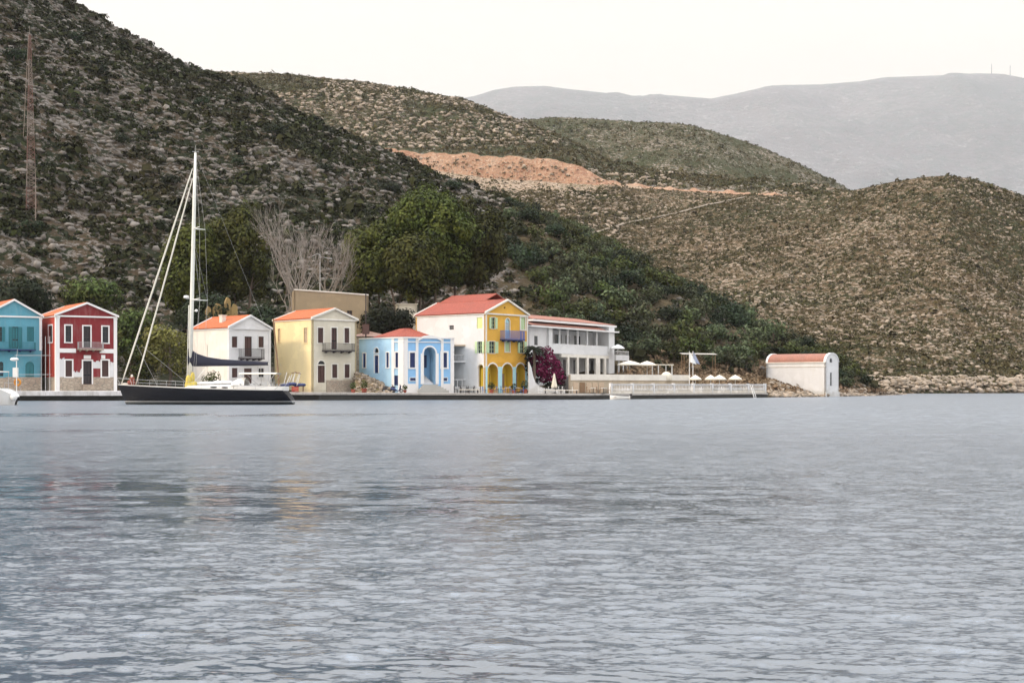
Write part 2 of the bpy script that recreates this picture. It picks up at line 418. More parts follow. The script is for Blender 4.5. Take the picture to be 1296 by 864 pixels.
tag(farhill.build('road_cutting', m_cut, (q[3], q[4])), kind='structure')
tag(farhill.build('far_hill', m_far2, (q[4], X.shape[0] - 1)), kind='structure')
# loose orange spoil spilling below the road
g = np.linspace(0, 1, 60); pxs = 512 + 300 * g
def far_z(x, y): return farhill.z(x, y)
V = []; Fc = []
for i, p in enumerate(pxs):
    Dt = float(np.interp(p, px2, L2D)); ln = 60 * math.sin(math.pi * min(1, g[i] * 1.0 + .12)) ** .7 * (1 - g[i]) ** .6 * (.7 + .5 * float(fbm(np.array([p / 25.0]), np.array([0.3]), 5, 3)[0])) + 3
    for k in range(9):
        y = Dt - .2 - ln * k / 8; x = PX(p, y); V.append((x, y, far_z(x, y) + .55 * (1 - (k / 8)) + .25))
for i in range(len(pxs) - 1):
    for k in range(8): a = i * 9 + k; Fc.append((a, a + 1, a + 10, a + 9))
tag(mesh_obj('spoil_slope', V, Fc, hill_mat('pale_spoil', (.42, .33, .25), (.16, .13, .08), (.33, .235, .16), .5, .45, .7), smooth=True), kind='structure')
# footpath climbing across the far slope
V = []; Fc = []
pts = [(690, 318), (740, 299), (790, 284), (850, 272), (905, 258), (945, 250)]
n = 60
for i in range(n):
    p = 690 + 255 * i / (n - 1); yy = float(ip(pts, p))
    col = farhill.col(p); c = farhill.D[q[1]:q[2], col]; scr = HZ - F * (farhill.Z[q[1]:q[2], col] - H) / c
    D = float(np.interp(-yy, -scr, c)) if scr[0] > scr[-1] else 500
    for s in (-.9, .9):
        y = D + s; x = PX(p, y); V.append((x, y, far_z(x, y) + .45))
for i in range(n - 1): Fc.append((2 * i, 2 * i + 2, 2 * i + 3, 2 * i + 1))
tag(mesh_obj('footpath', V, Fc, plain('path_dust', (.22, .18, .135), .95)), kind='structure')

# ---- second hill behind, and the hazy mountains
px3 = np.arange(560, 1300, 4.0); o3 = np.ones_like(px3)
R3 = ip([(560, 175), (620, 160), (660, 151), (700, 147), (760, 149), (830, 152), (880, 157), (940, 175), (1000, 200), (1050, 224), (1085, 243), (1150, 290), (1300, 380)], px3)
z3r = H + (HZ - R3) / F * 1150
h3 = Loft(px3, [(820 * o3, -5 * o3), (1150 * o3, z3r), (1250 * o3, z3r - 18), (1500 * o3, -5 * o3)], [70, 14, 10], ['round', 'drop', ''])
h3.Z += h3.wt(0, 80) * (fbm(h3.X / 80, h3.D / 80, 51, 4) * 8 + fbm(h3.X / 20, h3.D / 20, 53, 3) * 3)
tag(h3.build('second_hill', m_far2), kind='structure')
px4 = np.arange(-900, 2700, 7.0); o4 = np.ones_like(px4)
R4 = ip([(-900, 180), (0, 150), (400, 130), (560, 128), (600, 122), (625, 114), (650, 110), (690, 109), (720, 113), (760, 117), (800, 122), (850, 121), (900, 125), (930, 119), (960, 112), (985, 108), (1040, 107), (1090, 103), (1120, 98), (1180, 96), (1240, 93), (1270, 94), (1296, 99), (1500, 130), (2000, 90), (2700, 160)], px4)
z4 = H + (HZ - R4) / F * 14400
h4 = Loft(px4, [(7600 * o4, -8 * o4), (10000 * o4, 360 * o4), (14400 * o4, z4), (15200 * o4, z4 - 240), (17200 * o4, 400 * o4)], [10, 90, 10, 6], ['', 'round', 'drop', ''])
ridged = 1 - np.abs(fbm(h4.X / 1680, h4.D / 1680, 61, 5)) * 2
h4.Z += h4.wt(10, 99) * (ridged * 230 + fbm(h4.X / 360, h4.D / 360, 63, 4) * 90)
tag(h4.build('mountains', m_mount), kind='structure')

# ------------------------------------------------------------------ water
def build_water():
    r = [3.0]
    while r[-1] < 70: r.append(r[-1] * 1.0032)
    while r[-1] < 420: r.append(r[-1] * 1.006)
    while r[-1] < 17500: r.append(r[-1] * 1.06)
    r = np.array(r)
    a = np.concatenate([np.linspace(-180, -46, 80, endpoint=False), np.linspace(-46, -26, 260, endpoint=False), np.linspace(-26, 26, 1150), np.linspace(26, 46, 261)[1:], np.linspace(46, 180, 81)[1:]])
    a = np.radians(a); Rr, A = np.meshgrid(r, a, indexing='ij')
    X = (Rr * np.sin(A)).astype(np.float32); Y = (Rr * np.cos(A)).astype(np.float32)
    dr = np.gradient(r)[:, None]
    m = (np.abs(a) < R(46.1))
    x = X[:, m]; y = Y[:, m]; Z = np.zeros_like(X); z = np.zeros_like(x)
    # breeze patches: smooth slicks between rippled water
    pxx = x / np.maximum(y, 1) ; u = np.clip((pxx + .36) / .72, 0, 1)
    gust = fbm(x / 9, y / 22, 71, 4)
    def band(D, wd): return np.exp(-((np.log(np.maximum(y, 1)) - math.log(D)) / wd) ** 2)
    def dash(sx, sy, sd, lo, hi): return np.clip((fbm(x / sx, y / sy, sd, 4) - lo) / (hi - lo), 0, 1)
    slick = 1.5 * band(88, .05) * np.clip(1.15 - 1.9 * u, 0, 1) * dash(3.0, 3.6, 101, -.15, .02) \
        + .8 * band(57, .03) * np.clip(.9 - 2.4 * u, 0, 1) * dash(2.2, 2.2, 105, -.1, .2) \
        + 1.7 * band(23, .19) * np.clip(1.25 - 1.3 * u, 0, 1) * dash(1.0, .55, 102, -.05, .07) \
        + 1.5 * band(8.5, .11) * np.clip(1.35 - 1.2 * u, 0, 1) * dash(.30, .12, 103, -.08, .04) \
        + .9 * band(19.2, .045) * np.clip(1.2 - abs(u - .62) * 6, 0, 1) * dash(.45, .35, 104, -.1, .15) \
        + .55 * dash(.55, .40, 106, .12, .34) * np.clip((55 - y) / 30, 0, 1) * (.6 + .5 * (u < .6))
    slick = np.clip(slick + .10 * np.clip(gust, 0, 1), 0, 1)
    calm = 1 - .5 * slick
    # wider, lower swell with ripples riding on it
    N = 64; g = np.random.default_rng(5)
    lam = np.exp(np.linspace(math.log(.07), math.log(.85), N)) * g.uniform(.93, 1.07, N)
    for k in range(N):
        th = R(262) + g.normal(0, .55 if lam[k] < 1 else .35)
        kk = 2 * math.pi / lam[k]; steep = WAVE * (.030 if lam[k] < .7 else .016)
        amp = steep * lam[k] / (2 * math.pi) * 1.4 * (.2 / lam[k]) ** .35
        fade = np.clip((lam[k] / dr - 2.5) / 2.5, 0, 1)
        ph = g.uniform(0, 6.28)
        wobble = .9 * vnoise(x[:, ::1] / (lam[k] * 5), y / (lam[k] * 5), 90 + k) * 6.0 if k % 2 == 0 else 0
        s = np.sin(kk * (math.cos(th) * x + math.sin(th) * y) + ph + wobble)
        z += (amp * fade * (calm if lam[k] < 1.6 else .5 + .5 * calm)) * s
    z *= np.clip((420 - y) / 200, 0, 1) * np.clip((R(46) - np.abs(a[m])) / R(10), 0, 1)[None, :]
    Z[:, m] = z
    n, mm = X.shape; V = np.stack([X, Y, Z], -1).reshape(-1, 3); i = np.arange(n * mm).reshape(n, mm)
    Fc = np.stack([i[:-1, :-1], i[:-1, 1:], i[1:, 1:], i[1:, :-1]], -1)
    sew = np.stack([i[:-1, -1], i[:-1, 0], i[1:, 0], i[1:, -1]], -1).reshape(-1, 4)
    Fc = np.concatenate([Fc.reshape(-1, 4), sew])
    # small disc under the camera
    V = np.concatenate([V, [[0, 0, 0]]]); c = len(V) - 1
    inner = np.stack([i[0, :-1], np.full(mm - 1, c), np.full(mm - 1, c), i[0, 1:]], -1)
    t = NT('sea_water')
    t.color((.070, .095, .125)); t.rough(.2); t.b.inputs['IOR'].default_value = WIOR
    at = t.new('ShaderNodeAttribute', attribute_name='ripple')
    mr = t.new('ShaderNodeMapRange'); t.link(at.outputs['Fac'], mr.inputs[0]); mr.inputs[1].default_value = .2; mr.inputs[2].default_value = 1.9; mr.inputs[3].default_value = .08; mr.inputs[4].default_value = WROUGH
    t.link(mr.outputs[0], t.b.inputs['Roughness'])
    tot = None
    fr = t.math('MAXIMUM', t.math('MULTIPLY', t.math('SUBTRACT', at.outputs['Fac'], 1.0), 1.0), 0.0)
    for scx, scy, k, det in ((15.0, 34.0, WR1, 4), (2.4, 5.6, WR2, 2), (1.5, .9, WR3, 3)):
        nd = t.new('ShaderNodeTexNoise'); nd.inputs['Scale'].default_value = 1; nd.inputs['Detail'].default_value = det; nd.inputs['Roughness'].default_value = .6
        t.link(t.coords((scx, scy, 1)), nd.inputs['Vector'])
        sb = t.new('ShaderNodeVectorMath', operation='SUBTRACT'); t.link(nd.outputs['Color'], sb.inputs[0]); sb.inputs[1].default_value = (.5, .5, .5)
        ml = t.new('ShaderNodeVectorMath', operation='MULTIPLY'); t.link(sb.outputs[0], ml.inputs[0]); ml.inputs[1].default_value = (k * .7, k, 0)
        if scy < 1:
            fs = t.new('ShaderNodeVectorMath', operation='SCALE'); t.link(ml.outputs[0], fs.inputs[0]); t.link(fr, fs.inputs['Scale']); ml = fs
        if tot is None: tot = ml.outputs[0]
        else:
            ad = t.new('ShaderNodeVectorMath', operation='ADD'); t.link(tot, ad.inputs[0]); t.link(ml.outputs[0], ad.inputs[1]); tot = ad.outputs[0]
    sc_ = t.new('ShaderNodeVectorMath', operation='SCALE'); t.link(tot, sc_.inputs[0]); t.link(at.outputs['Fac'], sc_.inputs['Scale'])
    ge = t.new('ShaderNodeNewGeometry'); ad = t.new('ShaderNodeVectorMath', operation='ADD'); t.link(ge.outputs['Normal'], ad.inputs[0]); t.link(sc_.outputs[0], ad.inputs[1])
    nm = t.new('ShaderNodeVectorMath', operation='NORMALIZE'); t.link(ad.outputs[0], nm.inputs[0]); t.link(nm.outputs[0], t.b.inputs['Normal'])
    o = mesh_obj('water', V, Fc, t.m, smooth=True)
    rip = np.ones(X.shape, np.float32); rip[:, m] = (1 - np.where(y < 29, .86, .66) * slick) * (1 + .9 * np.clip((y - 15) / 60, 0, 1))
    av = o.data.attributes.new('ripple', 'FLOAT', 'POINT'); av.data.foreach_set('value', np.append(rip.ravel(), 1).astype(np.float32))
    return tag(o, kind='structure')
build_water()
hb = MB().box((-20500, -19000, -12), (20500, 19000, 3500)).build('haze', None)
hm = bpy.data.materials.new('haze_air'); hm.use_nodes = True; hn = hm.node_tree; hn.nodes.clear()
ho = hn.nodes.new('ShaderNodeOutputMaterial'); pv = hn.nodes.new('ShaderNodeVolumePrincipled')
pv.inputs['Color'].default_value = (*HAZE_COL, 1); pv.inputs['Density'].default_value = HAZE; pv.inputs['Anisotropy'].default_value = .15
hn.links.new(pv.outputs[0], ho.inputs['Volume']); hb.data.materials.append(hm)
tag(hb, kind='stuff')
# ------------------------------------------------------------------ vegetation
G = np.random.default_rng(11)
def rand_unit(n, g=G):
    v = g.normal(size=(n, 3)); return v / np.linalg.norm(v, axis=1, keepdims=True)
def leaf_cards(C, Nrm, size, g=G, aspect=1.0):
    """small bent leaf clumps (two triangles folded) centred on C, facing roughly Nrm"""
    n = len(C); t = rand_unit(n, g); u = np.cross(Nrm, t); u /= np.linalg.norm(u, axis=1, keepdims=True) + 1e-9
    v = np.cross(Nrm, u); s = (size * g.uniform(.55, 1.3, n))[:, None]
    fold = Nrm * s * .35
    a = C - u * s; b = C + v * s * .7 * aspect + fold; c = C + u * s; d = C - v * s * .7 * aspect + fold
    V = np.stack([a, b, c, d], 1).reshape(-1, 3); Fc = np.arange(4 * n).reshape(n, 4)
    return V, Fc
def blob_points(n, c, rad, g=G, shell=.55):
    d = rand_unit(n, g); r = (shell + (1 - shell) * g.random(n) ** .6)[:, None]
    return np.asarray(c) + d * r * np.asarray(rad), d

def crown_mesh(lobes, per_area, size, seed=1, jitter=.5, droop=0.0):
    g = np.random.default_rng(seed); Vs = []; Fs = []; k = 0
    for c, rad in lobes:
        n = int(per_area * (rad[0] * rad[1] + rad[1] * rad[2] + rad[0] * rad[2]))
        C, d = blob_points(n, c, rad, g); nn = d + rand_unit(n, g) * jitter; nn[:, 2] += .25
        C[:, 2] -= droop * g.random(n) ** 2
        nn /= np.linalg.norm(nn, axis=1, keepdims=True)
        V, Fc = leaf_cards(C, nn, size, g); Vs.append(V); Fs.append(Fc + k); k += len(V)
    return np.concatenate(Vs), np.concatenate(Fs)

m_bark = paint('bark', (.16, .12, .09), .9, .3, 2.5)
m_bare = paint('bare_grey_bark', (.30, .26, .22), .9, .25, 2.5)
m_pine = foliage('eucalyptus_leaves', (.044, .057, .010), .2, 2.1, (.122, .130, .020))
m_olive = foliage('olive_leaves', (.062, .078, .036), .25, 1.9, (.05, .052, .022))
m_bush = foliage('bush_leaves', (.050, .066, .017), .25, 1.9)
m_gold = foliage('olive_bush_leaves', (.115, .105, .030), .35, 1.7, (.10, .085, .025))
m_dark = foliage('dark_leaves', (.018, .028, .012), .35, 1.8, (.03, .035, .015))
m_boug = foliage('bougainvillea_bracts', (.165, .012, .050), .35, 1.7, (.10, .015, .04))

def near_z(x, y): return nearhill.z(x, y)

# ---- scattered rocks and scrub on the hills (nobody could count them)
def scatter_rocks(name, P3, size, mat, seed, flat=.6):
    g = np.random.default_rng(seed); n = len(P3)
    t = (1 + 5 ** .5) / 2
    ico = np.array([(-1, t, 0), (1, t, 0), (-1, -t, 0), (1, -t, 0), (0, -1, t), (0, 1, t), (0, -1, -t), (0, 1, -t), (t, 0, -1), (t, 0, 1), (-t, 0, -1), (-t, 0, 1)]) / 1.9
    f = np.array([(0, 11, 5), (0, 5, 1), (0, 1, 7), (0, 7, 10), (0, 10, 11), (1, 5, 9), (5, 11, 4), (11, 10, 2), (10, 7, 6), (7, 1, 8), (3, 9, 4), (3, 4, 2), (3, 2, 6), (3, 6, 8), (3, 8, 9), (4, 9, 5), (2, 4, 11), (6, 2, 10), (8, 6, 7), (9, 8, 1)])
    s = size * np.clip(np.exp(g.normal(0, .4, n)), .4, 1.8); sc = np.stack([s * g.uniform(.7, 1.5, n), s * g.uniform(.7, 1.4, n), s * g.uniform(.45, 1.0, n) * flat / .6], -1)
    V = ico[None] * g.uniform(.72, 1.25, (n, 12, 1)) * sc[:, None, :]
    a = g.uniform(0, 6.28, n); c, d = np.cos(a)[:, None], np.sin(a)[:, None]
    V = np.stack([V[..., 0] * c - V[..., 1] * d, V[..., 0] * d + V[..., 1] * c, V[..., 2]], -1) + P3[:, None, :]
    Fc = (f[None] + 12 * np.arange(n)[:, None, None]).reshape(-1, 3)
    return tag(mesh_obj(name, V.reshape(-1, 3), Fc, mat), kind='stuff')
def scatter_scrub(name, P3, size, mat, seed, k=22):
    g = np.random.default_rng(seed); n = len(P3); s = size * np.exp(g.normal(0, .4, n))
    d = rand_unit(n * k, g).reshape(n, k, 3); d[..., 2] = np.abs(d[..., 2])
    r = g.uniform(.45, 1, (n, k, 1)); C = P3[:, None, :] + d * r * s[:, None, None] * np.array([1, 1, .75])
    nn = d + rand_unit(n * k, g).reshape(n, k, 3) * .5; nn /= np.linalg.norm(nn, axis=2, keepdims=True)
    V, Fc = leaf_cards(C.reshape(-1, 3), nn.reshape(-1, 3), np.repeat(s * .38, k), g)
    return tag(mesh_obj(name, V, Fc, mat), kind='stuff')

m_rock = NT('grey_limestone'); _g = m_rock.new('ShaderNodeNewGeometry')
_n = m_rock.noise(1.2, 4, .65, m_rock.coords())
m_rock.color(m_rock.mix(m_rock.ramp(_n, [(.3, 0), (.7, 1)]), m_rock.mix(_g.outputs['Random Per Island'], (.07, .06, .05), (.27, .245, .215)), (.13, .11, .09)))
m_rock.rough(.95); m_rock = m_rock.m
m_rockf = NT('warm_limestone'); _g = m_rockf.new('ShaderNodeNewGeometry')
m_rockf.color(m_rockf.mix(_g.outputs['Random Per Island'], (.14, .11, .078), (.38, .305, .23))); m_rockf.rough(.95); m_rockf = m_rockf.m
def scrub_mat(name, a, b, c):
    t = NT(name); g_ = t.new('ShaderNodeNewGeometry'); n = t.noise(.05, 4, .6, t.coords())
    t.color(t.mix(t.ramp(n, [(.4, 0), (.65, .8)]), t.mix(g_.outputs['Random Per Island'], a, b), c)); t.rough(.9)
    t.b.inputs['Specular IOR Level'].default_value = .15; return t.m
m_scrub = scrub_mat('dark_scrub', (.007, .010, .004), (.036, .042, .012), (.034, .028, .012))
m_scrubf = scrub_mat('warm_scrub', (.023, .024, .009), (.084, .078, .030), (.10, .076, .038))

def keep(Pp, f): return Pp[np.array(f)]
def scr(Pp): return CX + F * Pp[:, 0] / Pp[:, 1], HZ - F * (Pp[:, 2] - H) / Pp[:, 1]
r4, r5 = nearhill.row0[4], nearhill.row0[5]
c0, c1 = nearhill.col(-260), nearhill.col(1100)
S = nearhill.sample(17000, r4 + 2, r5 + 4, c0, c1, 3); dens = fbm(S[:, 0] / 22, S[:, 1] / 22, 81, 4) * .28 + fbm(S[:, 0] / 5, S[:, 1] / 5, 82, 2) * .3
sx, sy = scr(S)
S = keep(S, (dens + G.normal(0, .18, len(S)) > .0) & ((sx < 650) | (G.random(len(S)) < .06)))
scatter_rocks('hillside_rocks', S, .5, m_rock, 4)
S = nearhill.sample(34000, r4 + 2, r5 + 6, c0, c1, 5); dens = fbm(S[:, 0] / 22, S[:, 1] / 22, 81, 4) * .28 + fbm(S[:, 0] / 5, S[:, 1] / 5, 82, 2) * .3
sx, sy = scr(S)
S = keep(S, (dens + G.normal(0, .2, len(S)) < -.04) & (sx < 660) | ((sx > 640) & (G.random(len(S)) < .22)))
scatter_scrub('hillside_scrub', S, .78, m_scrub, 6, 20)
q = farhill.row0
S = farhill.sample(26000, q[1] + 1, q[2] - 1, farhill.col(560), farhill.col(1420), 7); dens = fbm(S[:, 0] / 40, S[:, 1] / 40, 83, 4) * .5
S = keep(S, dens + G.normal(0, .2, len(S)) > -.05)
scatter_rocks('far_slope_rocks', S, .42, m_rockf, 8, .55)
S = farhill.sample(62000, q[1] + 1, q[2] + 0, farhill.col(560), farhill.col(1420), 9); dens = fbm(S[:, 0] / 40, S[:, 1] / 40, 83, 4) * .5
S = keep(S, dens + G.normal(0, .25, len(S)) < .12)
scatter_scrub('far_slope_scrub', S, .58, m_scrubf, 10, 10)
S = farhill.sample(26000, q[4] + 1, q[5] + 5, farhill.col(250), farhill.col(1100), 11)
scatter_scrub('far_hill_scrub', S, .95, m_scrubf, 12, 8)
S = farhill.sample(9000, q[4] + 1, q[5] + 2, farhill.col(250), farhill.col(1100), 12)
scatter_rocks('far_hill_rocks', keep(S, fbm(S[:, 0] / 50, S[:, 1] / 50, 84, 3) > 0), .95, m_rockf, 13, .55)
S = h3.sample(12000, 20, 76, 0, len(px3) - 1, 14); scatter_scrub('second_hill_scrub', S, 1.1, m_scrubf, 15, 8)
S = farhill.sample(60000, q[1] + 120, q[4] - 1, farhill.col(505), farhill.col(800), 61); S = keep(S, G.random(len(S)) < .03)
scatter_rocks('cutting_rocks', S, .7, m_rockf, 62, .6)
S = farhill.sample(50000, q[1] + 120, q[4] - 1, farhill.col(505), farhill.col(800), 63); S = keep(S, G.random(len(S)) < .075)
scatter_scrub('cutting_scrub', S, .8, m_scrubf, 64, 10)
# rocks along both shores
S = farhill.sample(1600, 2, 12, farhill.col(1080), farhill.col(1420), 16); scatter_rocks('far_shore_rocks', S, .6, m_rockf, 17, .5)
S = nearhill.sample(1500, 2, r4 + 2, nearhill.col(972), nearhill.col(1146), 18); scatter_rocks('near_shore_rocks', S, .3, m_rockf, 19, .6)
S = nearhill.sample(6500, nearhill.row0[3], r4 + 30, nearhill.col(790), nearhill.col(1120), 20)
m_straw = scrub_mat('dry_straw', (.15, .105, .058), (.34, .25, .15), (.20, .13, .085))
scatter_scrub('dry_grass', keep(S, S[:, 1] > ip([(840, 214), (970, 226), (1040, 234), (1120, 240)], scr(S)[0])), .32, m_straw, 21, 14)

# ---- big trees
def limb_tree(mb, base, top, r0, n_limb, spread, seed, bend=.6):
    g = random.Random(seed); base = Vector(base); top = Vector(top); pts = []
    for i in range(6):
        t = i / 5; pts.append(base.lerp(top, t) + Vector((g.uniform(-1, 1), g.uniform(-1, 1), 0)) * bend * t * (1 - t) * 2)
    mb.tube(pts, [r0 * (1 - .7 * i / 5) for i in range(6)], 7)
    for k in range(n_limb):
        t = g.uniform(.3, .92); s = base.lerp(top, t); a = g.uniform(0, 6.28); L = spread * g.uniform(.6, 1) * (1.15 - t * .6)
        e = s + Vector((math.cos(a) * L, math.sin(a) * L, L * g.uniform(.5, 1.1)))
        m_ = s.lerp(e, .5) + Vector((g.uniform(-.4, .4), g.uniform(-.4, .4), g.uniform(.1, .6)))
        rr_ = r0 * (1 - .7 * t) * .5; mb.tube([s, m_, e], [rr_, rr_ * .6, rr_ * .2], 5)
    return mb

def big_tree(name, label, px, D, py0, top_py, half_px, mat, seed, lobes_n, cat='tree', group=None, lobe=(1.5, 2.6), crown_bottom=None, trunks=3, leaf=.25, dens=9, droop=.8, rx=0):
    g = np.random.default_rng(seed); x = PX(px, D); z0 = near_z(x, D) - .3; top = PZ(top_py, D); hw = half_px / F * D
    cb = PZ(crown_bottom, D) if crown_bottom else z0 + (top - z0) * .35
    root = empty(name, (x, D, z0)); tag(root, label, cat, group)
    c = np.array([rx, 0, (top + cb) / 2 - z0]); lobe = (lobe[0] * 1.12, lobe[1] * 1.12); rad = np.array([hw, hw * .75, (top - cb) / 2])
    L = []
    for i in range(int(lobes_n * (.72 if lobe[1] > 2.2 else 1))):
        d = rand_unit(1, g)[0]; rr_ = g.uniform(.45, 1) ** .3
        s = g.uniform(*lobe); rr_ *= (1.14 if g.random() < .25 else 1); p = c + d * rad * rr_ * (1 - .5 * s / rad.mean() * .9)
        k_ = (s * g.uniform(.7, 1.0), s * g.uniform(.7, 1.0), s * g.uniform(.8, 1.15)) if lobe[1] > 2.2 else (s * g.uniform(.9, 1.3), s * g.uniform(.9, 1.3), s * g.uniform(.65, 1.0)); L.append((p, k_))
    V, Fc = crown_mesh(L, dens, leaf, seed + 1, .22, droop)
    mesh_obj('crown', V, Fc, mat, root)
    for k in range(trunks):
        a = k * 2.4 + seed; o = min(hw * .45, 2.6) * (.25 + .75 * k / max(1, trunks - 1)) if trunks > 1 else 0
        b = (math.cos(a) * o, math.sin(a) * o * .6, -.3); tp = (b[0] * 1.9 + rx * .5, b[1] * 1.5, (cb - z0) + rad[2] * 1.1)
        limb_tree(MB(), b, tp, .28, 6, hw * .5, seed * 7 + k, 1.0).build('trunk', m_bark, root, True)
    return root
gk = 'tall broad trees behind the houses'
big_tree('broadleaf_tree', 'tall rounded green tree with the highest crown, behind the white and yellow house', 545, 216, 0, 241, 62, m_pine, 31, 100, group=gk, crown_bottom=360, trunks=3, dens=32)
big_tree('broadleaf_tree', 'broad green tree forming the right flank of the tallest clump behind the yellow house', 598, 219, 0, 248, 38, m_pine, 32, 60, group=gk, crown_bottom=362, trunks=2, dens=32)
big_tree('broadleaf_tree', 'darker green tree forming the lower left flank of the tallest clump', 476, 213, 0, 276, 42, m_pine, 33, 55, group=gk, crown_bottom=372, trunks=3, dens=32)
big_tree('broadleaf_tree', 'dense tree in front of the tallest clump, drooping towards the blue house', 520, 209, 0, 300, 34, m_pine, 38, 40, group=gk, crown_bottom=375, trunks=2, dens=32)
big_tree('broadleaf_tree', 'dark tree behind the yacht mast, left of the bare trees', 243, 208, 0, 280, 38, m_pine, 34, 60, group=gk, crown_bottom=400, trunks=3, dens=32)
big_tree('broadleaf_tree', 'green topped dark tree right beside the bare trees and above the small white house', 300, 211, 0, 264, 44, m_pine, 35, 66, group=gk, crown_bottom=385, trunks=3, dens=32)
big_tree('shrub', 'large olive green bush on the bank behind the yacht foredeck', 214, 186, 0, 407, 34, m_gold, 36, 34, 'bush', lobe=(.9, 1.5), crown_bottom=478, trunks=1, leaf=.2, dens=16, droop=.2)
big_tree('shrub', 'dark bush beside the red house under the yacht forestays', 172, 186, 0, 440, 22, m_bush, 37, 22, 'bush', lobe=(.8, 1.3), crown_bottom=490, trunks=1, leaf=.2, dens=14, droop=.2)
big_tree('shrub', 'dark green bush at the foot of the yacht mast beside the white house wall', 268, 175.5, 0, 470, 15, m_bush, 39, 16, 'bush', lobe=(.4, .7), crown_bottom=492, trunks=1, leaf=.13, dens=30, droop=.1)
big_tree('conifer', 'very dark spreading tree behind the pole and the blue house roof', 478, 197, 0, 388, 20, m_dark, 40, 26, lobe=(.9, 1.6), crown_bottom=424, trunks=1, leaf=.22, dens=14, droop=.3)
big_tree('conifer', 'dark green rounded tree below the small pale hut', 508, 199, 0, 391, 18, m_dark, 41, 26, lobe=(.9, 1.6), crown_bottom=424, trunks=1, leaf=.22, dens=14, droop=.3)
big_tree('broadleaf_tree', 'low dark tree behind the roof of the small white house', 262, 199, 0, 372, 34, m_dark, 42, 34, lobe=(1.0, 1.8), crown_bottom=420, trunks=2, leaf=.26, dens=12, droop=.3)
big_tree('broadleaf_tree', 'low dark tree filling the gap behind the two gabled houses', 335, 199, 0, 388, 26, m_dark, 43, 26, lobe=(1.0, 1.6), crown_bottom=440, trunks=1, leaf=.26, dens=12, droop=.3)
big_tree('broadleaf_tree', 'brownish green tree above the orange roof of the red house', 118, 205, 0, 350, 34, m_bush, 44, 30, lobe=(1.1, 1.9), crown_bottom=400, trunks=1, leaf=.26, dens=12, droop=.3)
big_tree('broadleaf_tree', 'dark tree above the blue teal house at the left edge', 22, 203, 0, 352, 40, m_dark, 45, 34, lobe=(1.1, 1.9), crown_bottom=400, trunks=1, leaf=.26, dens=12, droop=.3)
big_tree('broadleaf_tree', 'dark tree in the gap right of the red house', 168, 200, 0, 385, 30, m_bush, 46, 32, lobe=(1.0, 1.8), crown_bottom=450, trunks=1, leaf=.26, dens=12, droop=.3)

# ---- bare winter trees
def bare_tree(label, px, D, top_py, seed, lean=0.0, spread=.42):
    x = PX(px, D); z0 = near_z(x, D) - .3; h = PZ(top_py, D) - z0; g = random.Random(seed)
    root = empty('bare_tree', (x, D, z0)); tag(root, label, 'tree', 'bare grey trees above the cream house')
    tk = MB(); cr_ = MB()
    def br(mb, p, d, L, r, lv):
        q_ = p; pts = [p]; dd = d.copy()
        for i in range(3):
            dd = (dd + Vector((g.gauss(0, .10), g.gauss(0, .10), .08))).normalized(); q_ = q_ + dd * L / 3; pts.append(q_)
        mb.tube(pts, [r, r * .86, r * .72, r * .58], 5 if lv < 2 else 3, cap=lv == 0)
        if lv >= 6 + (g.random() < .5) or r < .012: return
        kk = 3 if lv in (0, 1) else (3 if g.random() < .22 else 2)
        for k in range(kk):
            a = g.uniform(0, 6.28) ; t = g.uniform(.45, 1.0) if k else 1.0
            s = pts[0].lerp(pts[3], t) if t < 1 else pts[3]
            side = Vector((math.cos(a), math.sin(a), 0)); nd = (dd + side * spread * g.uniform(.5, 1.5) + Vector((0, 0, .12))).normalized()
            br(cr_, s, nd, L * g.uniform(.66, .86), max(.017, r * .60 * g.uniform(.8, 1.05)), lv + 1)
    br(tk, Vector((0, 0, 0)), Vector((lean, 0, 1)).normalized(), h * .30,   .40, 0)
    tk.build('trunk', m_bare, root); mx_ = max(v.z for v in cr_.V); k = (h) / mx_
    for v in cr_.V: v.z = h * .3 + (v.z - h * .3) * (h - h * .3) / (mx_ - h * .3)
    c_ = cr_.build('crown', m_bare, root)
    return root
bare_tree('bare pale grey tree with the highest twigs, left of the street light mast', 386, 199, 246, 3, 0, .36)
bare_tree('bare grey tree leaning left, its trunk beside the leaning wooden pole', 352, 196, 272, 8, -.03, .30)
bare_tree('bare grey tree reaching right over the tan flat roofed building', 416, 203, 284, 12, .03, .34)
#bare_tree('slender bare grey tree between the small white house and the cream house', 335, 202, 285, 21, .05, .5)

# ---- trees and round bushes on the wooded spur: a few kinds, many individuals
kinds = []
for i in range(6):
    g = np.random.default_rng(100 + i); L = []
    for k in range(9 + i):
        d = rand_unit(1, g)[0] * np.array([1, 1, .65]) * g.uniform(.2, .72); s = g.uniform(.34, .52); L.append((np.array([0, 0, .72]) + d, (s, s, s * .85)))
    V, Fc = crown_mesh(L, 70, .105, 200 + i, .6, .05)
    tk = limb_tree(MB(), (0, 0, -.4), (.05, .02, .8), .07, 4, .5, i, .1)
    cme = None
    kinds.append((V, Fc, tk))
def spur_tree(i, x, y, s, label, group, mat, nm='round_tree', cat='tree', hs=1.0):
    z = near_z(x, y) - .12 * s
    r = empty(nm, (x, y, z), random.uniform(0, 6.28)); r.scale = (s, s, s * hs); tag(r, label, cat, group)
    key = (i, mat.name)
    if key not in spur_cache:
        V, Fc, tk = kinds[i]; c = mesh_obj('crown', V, Fc, mat, r); t_ = tk.build('trunk', m_bark, r); spur_cache[key] = (c.data, t_.data)
    else:
        for nm_, d in zip(('crown', 'trunk'), spur_cache[key]):
            o = bpy.data.objects.new(nm_, d); COL.objects.link(o); o.parent = r
    return r
spur_cache = {}
cand = nearhill.sample(9000, r4 + 1, r5 + 2, nearhill.col(640), nearhill.col(1100), 30)
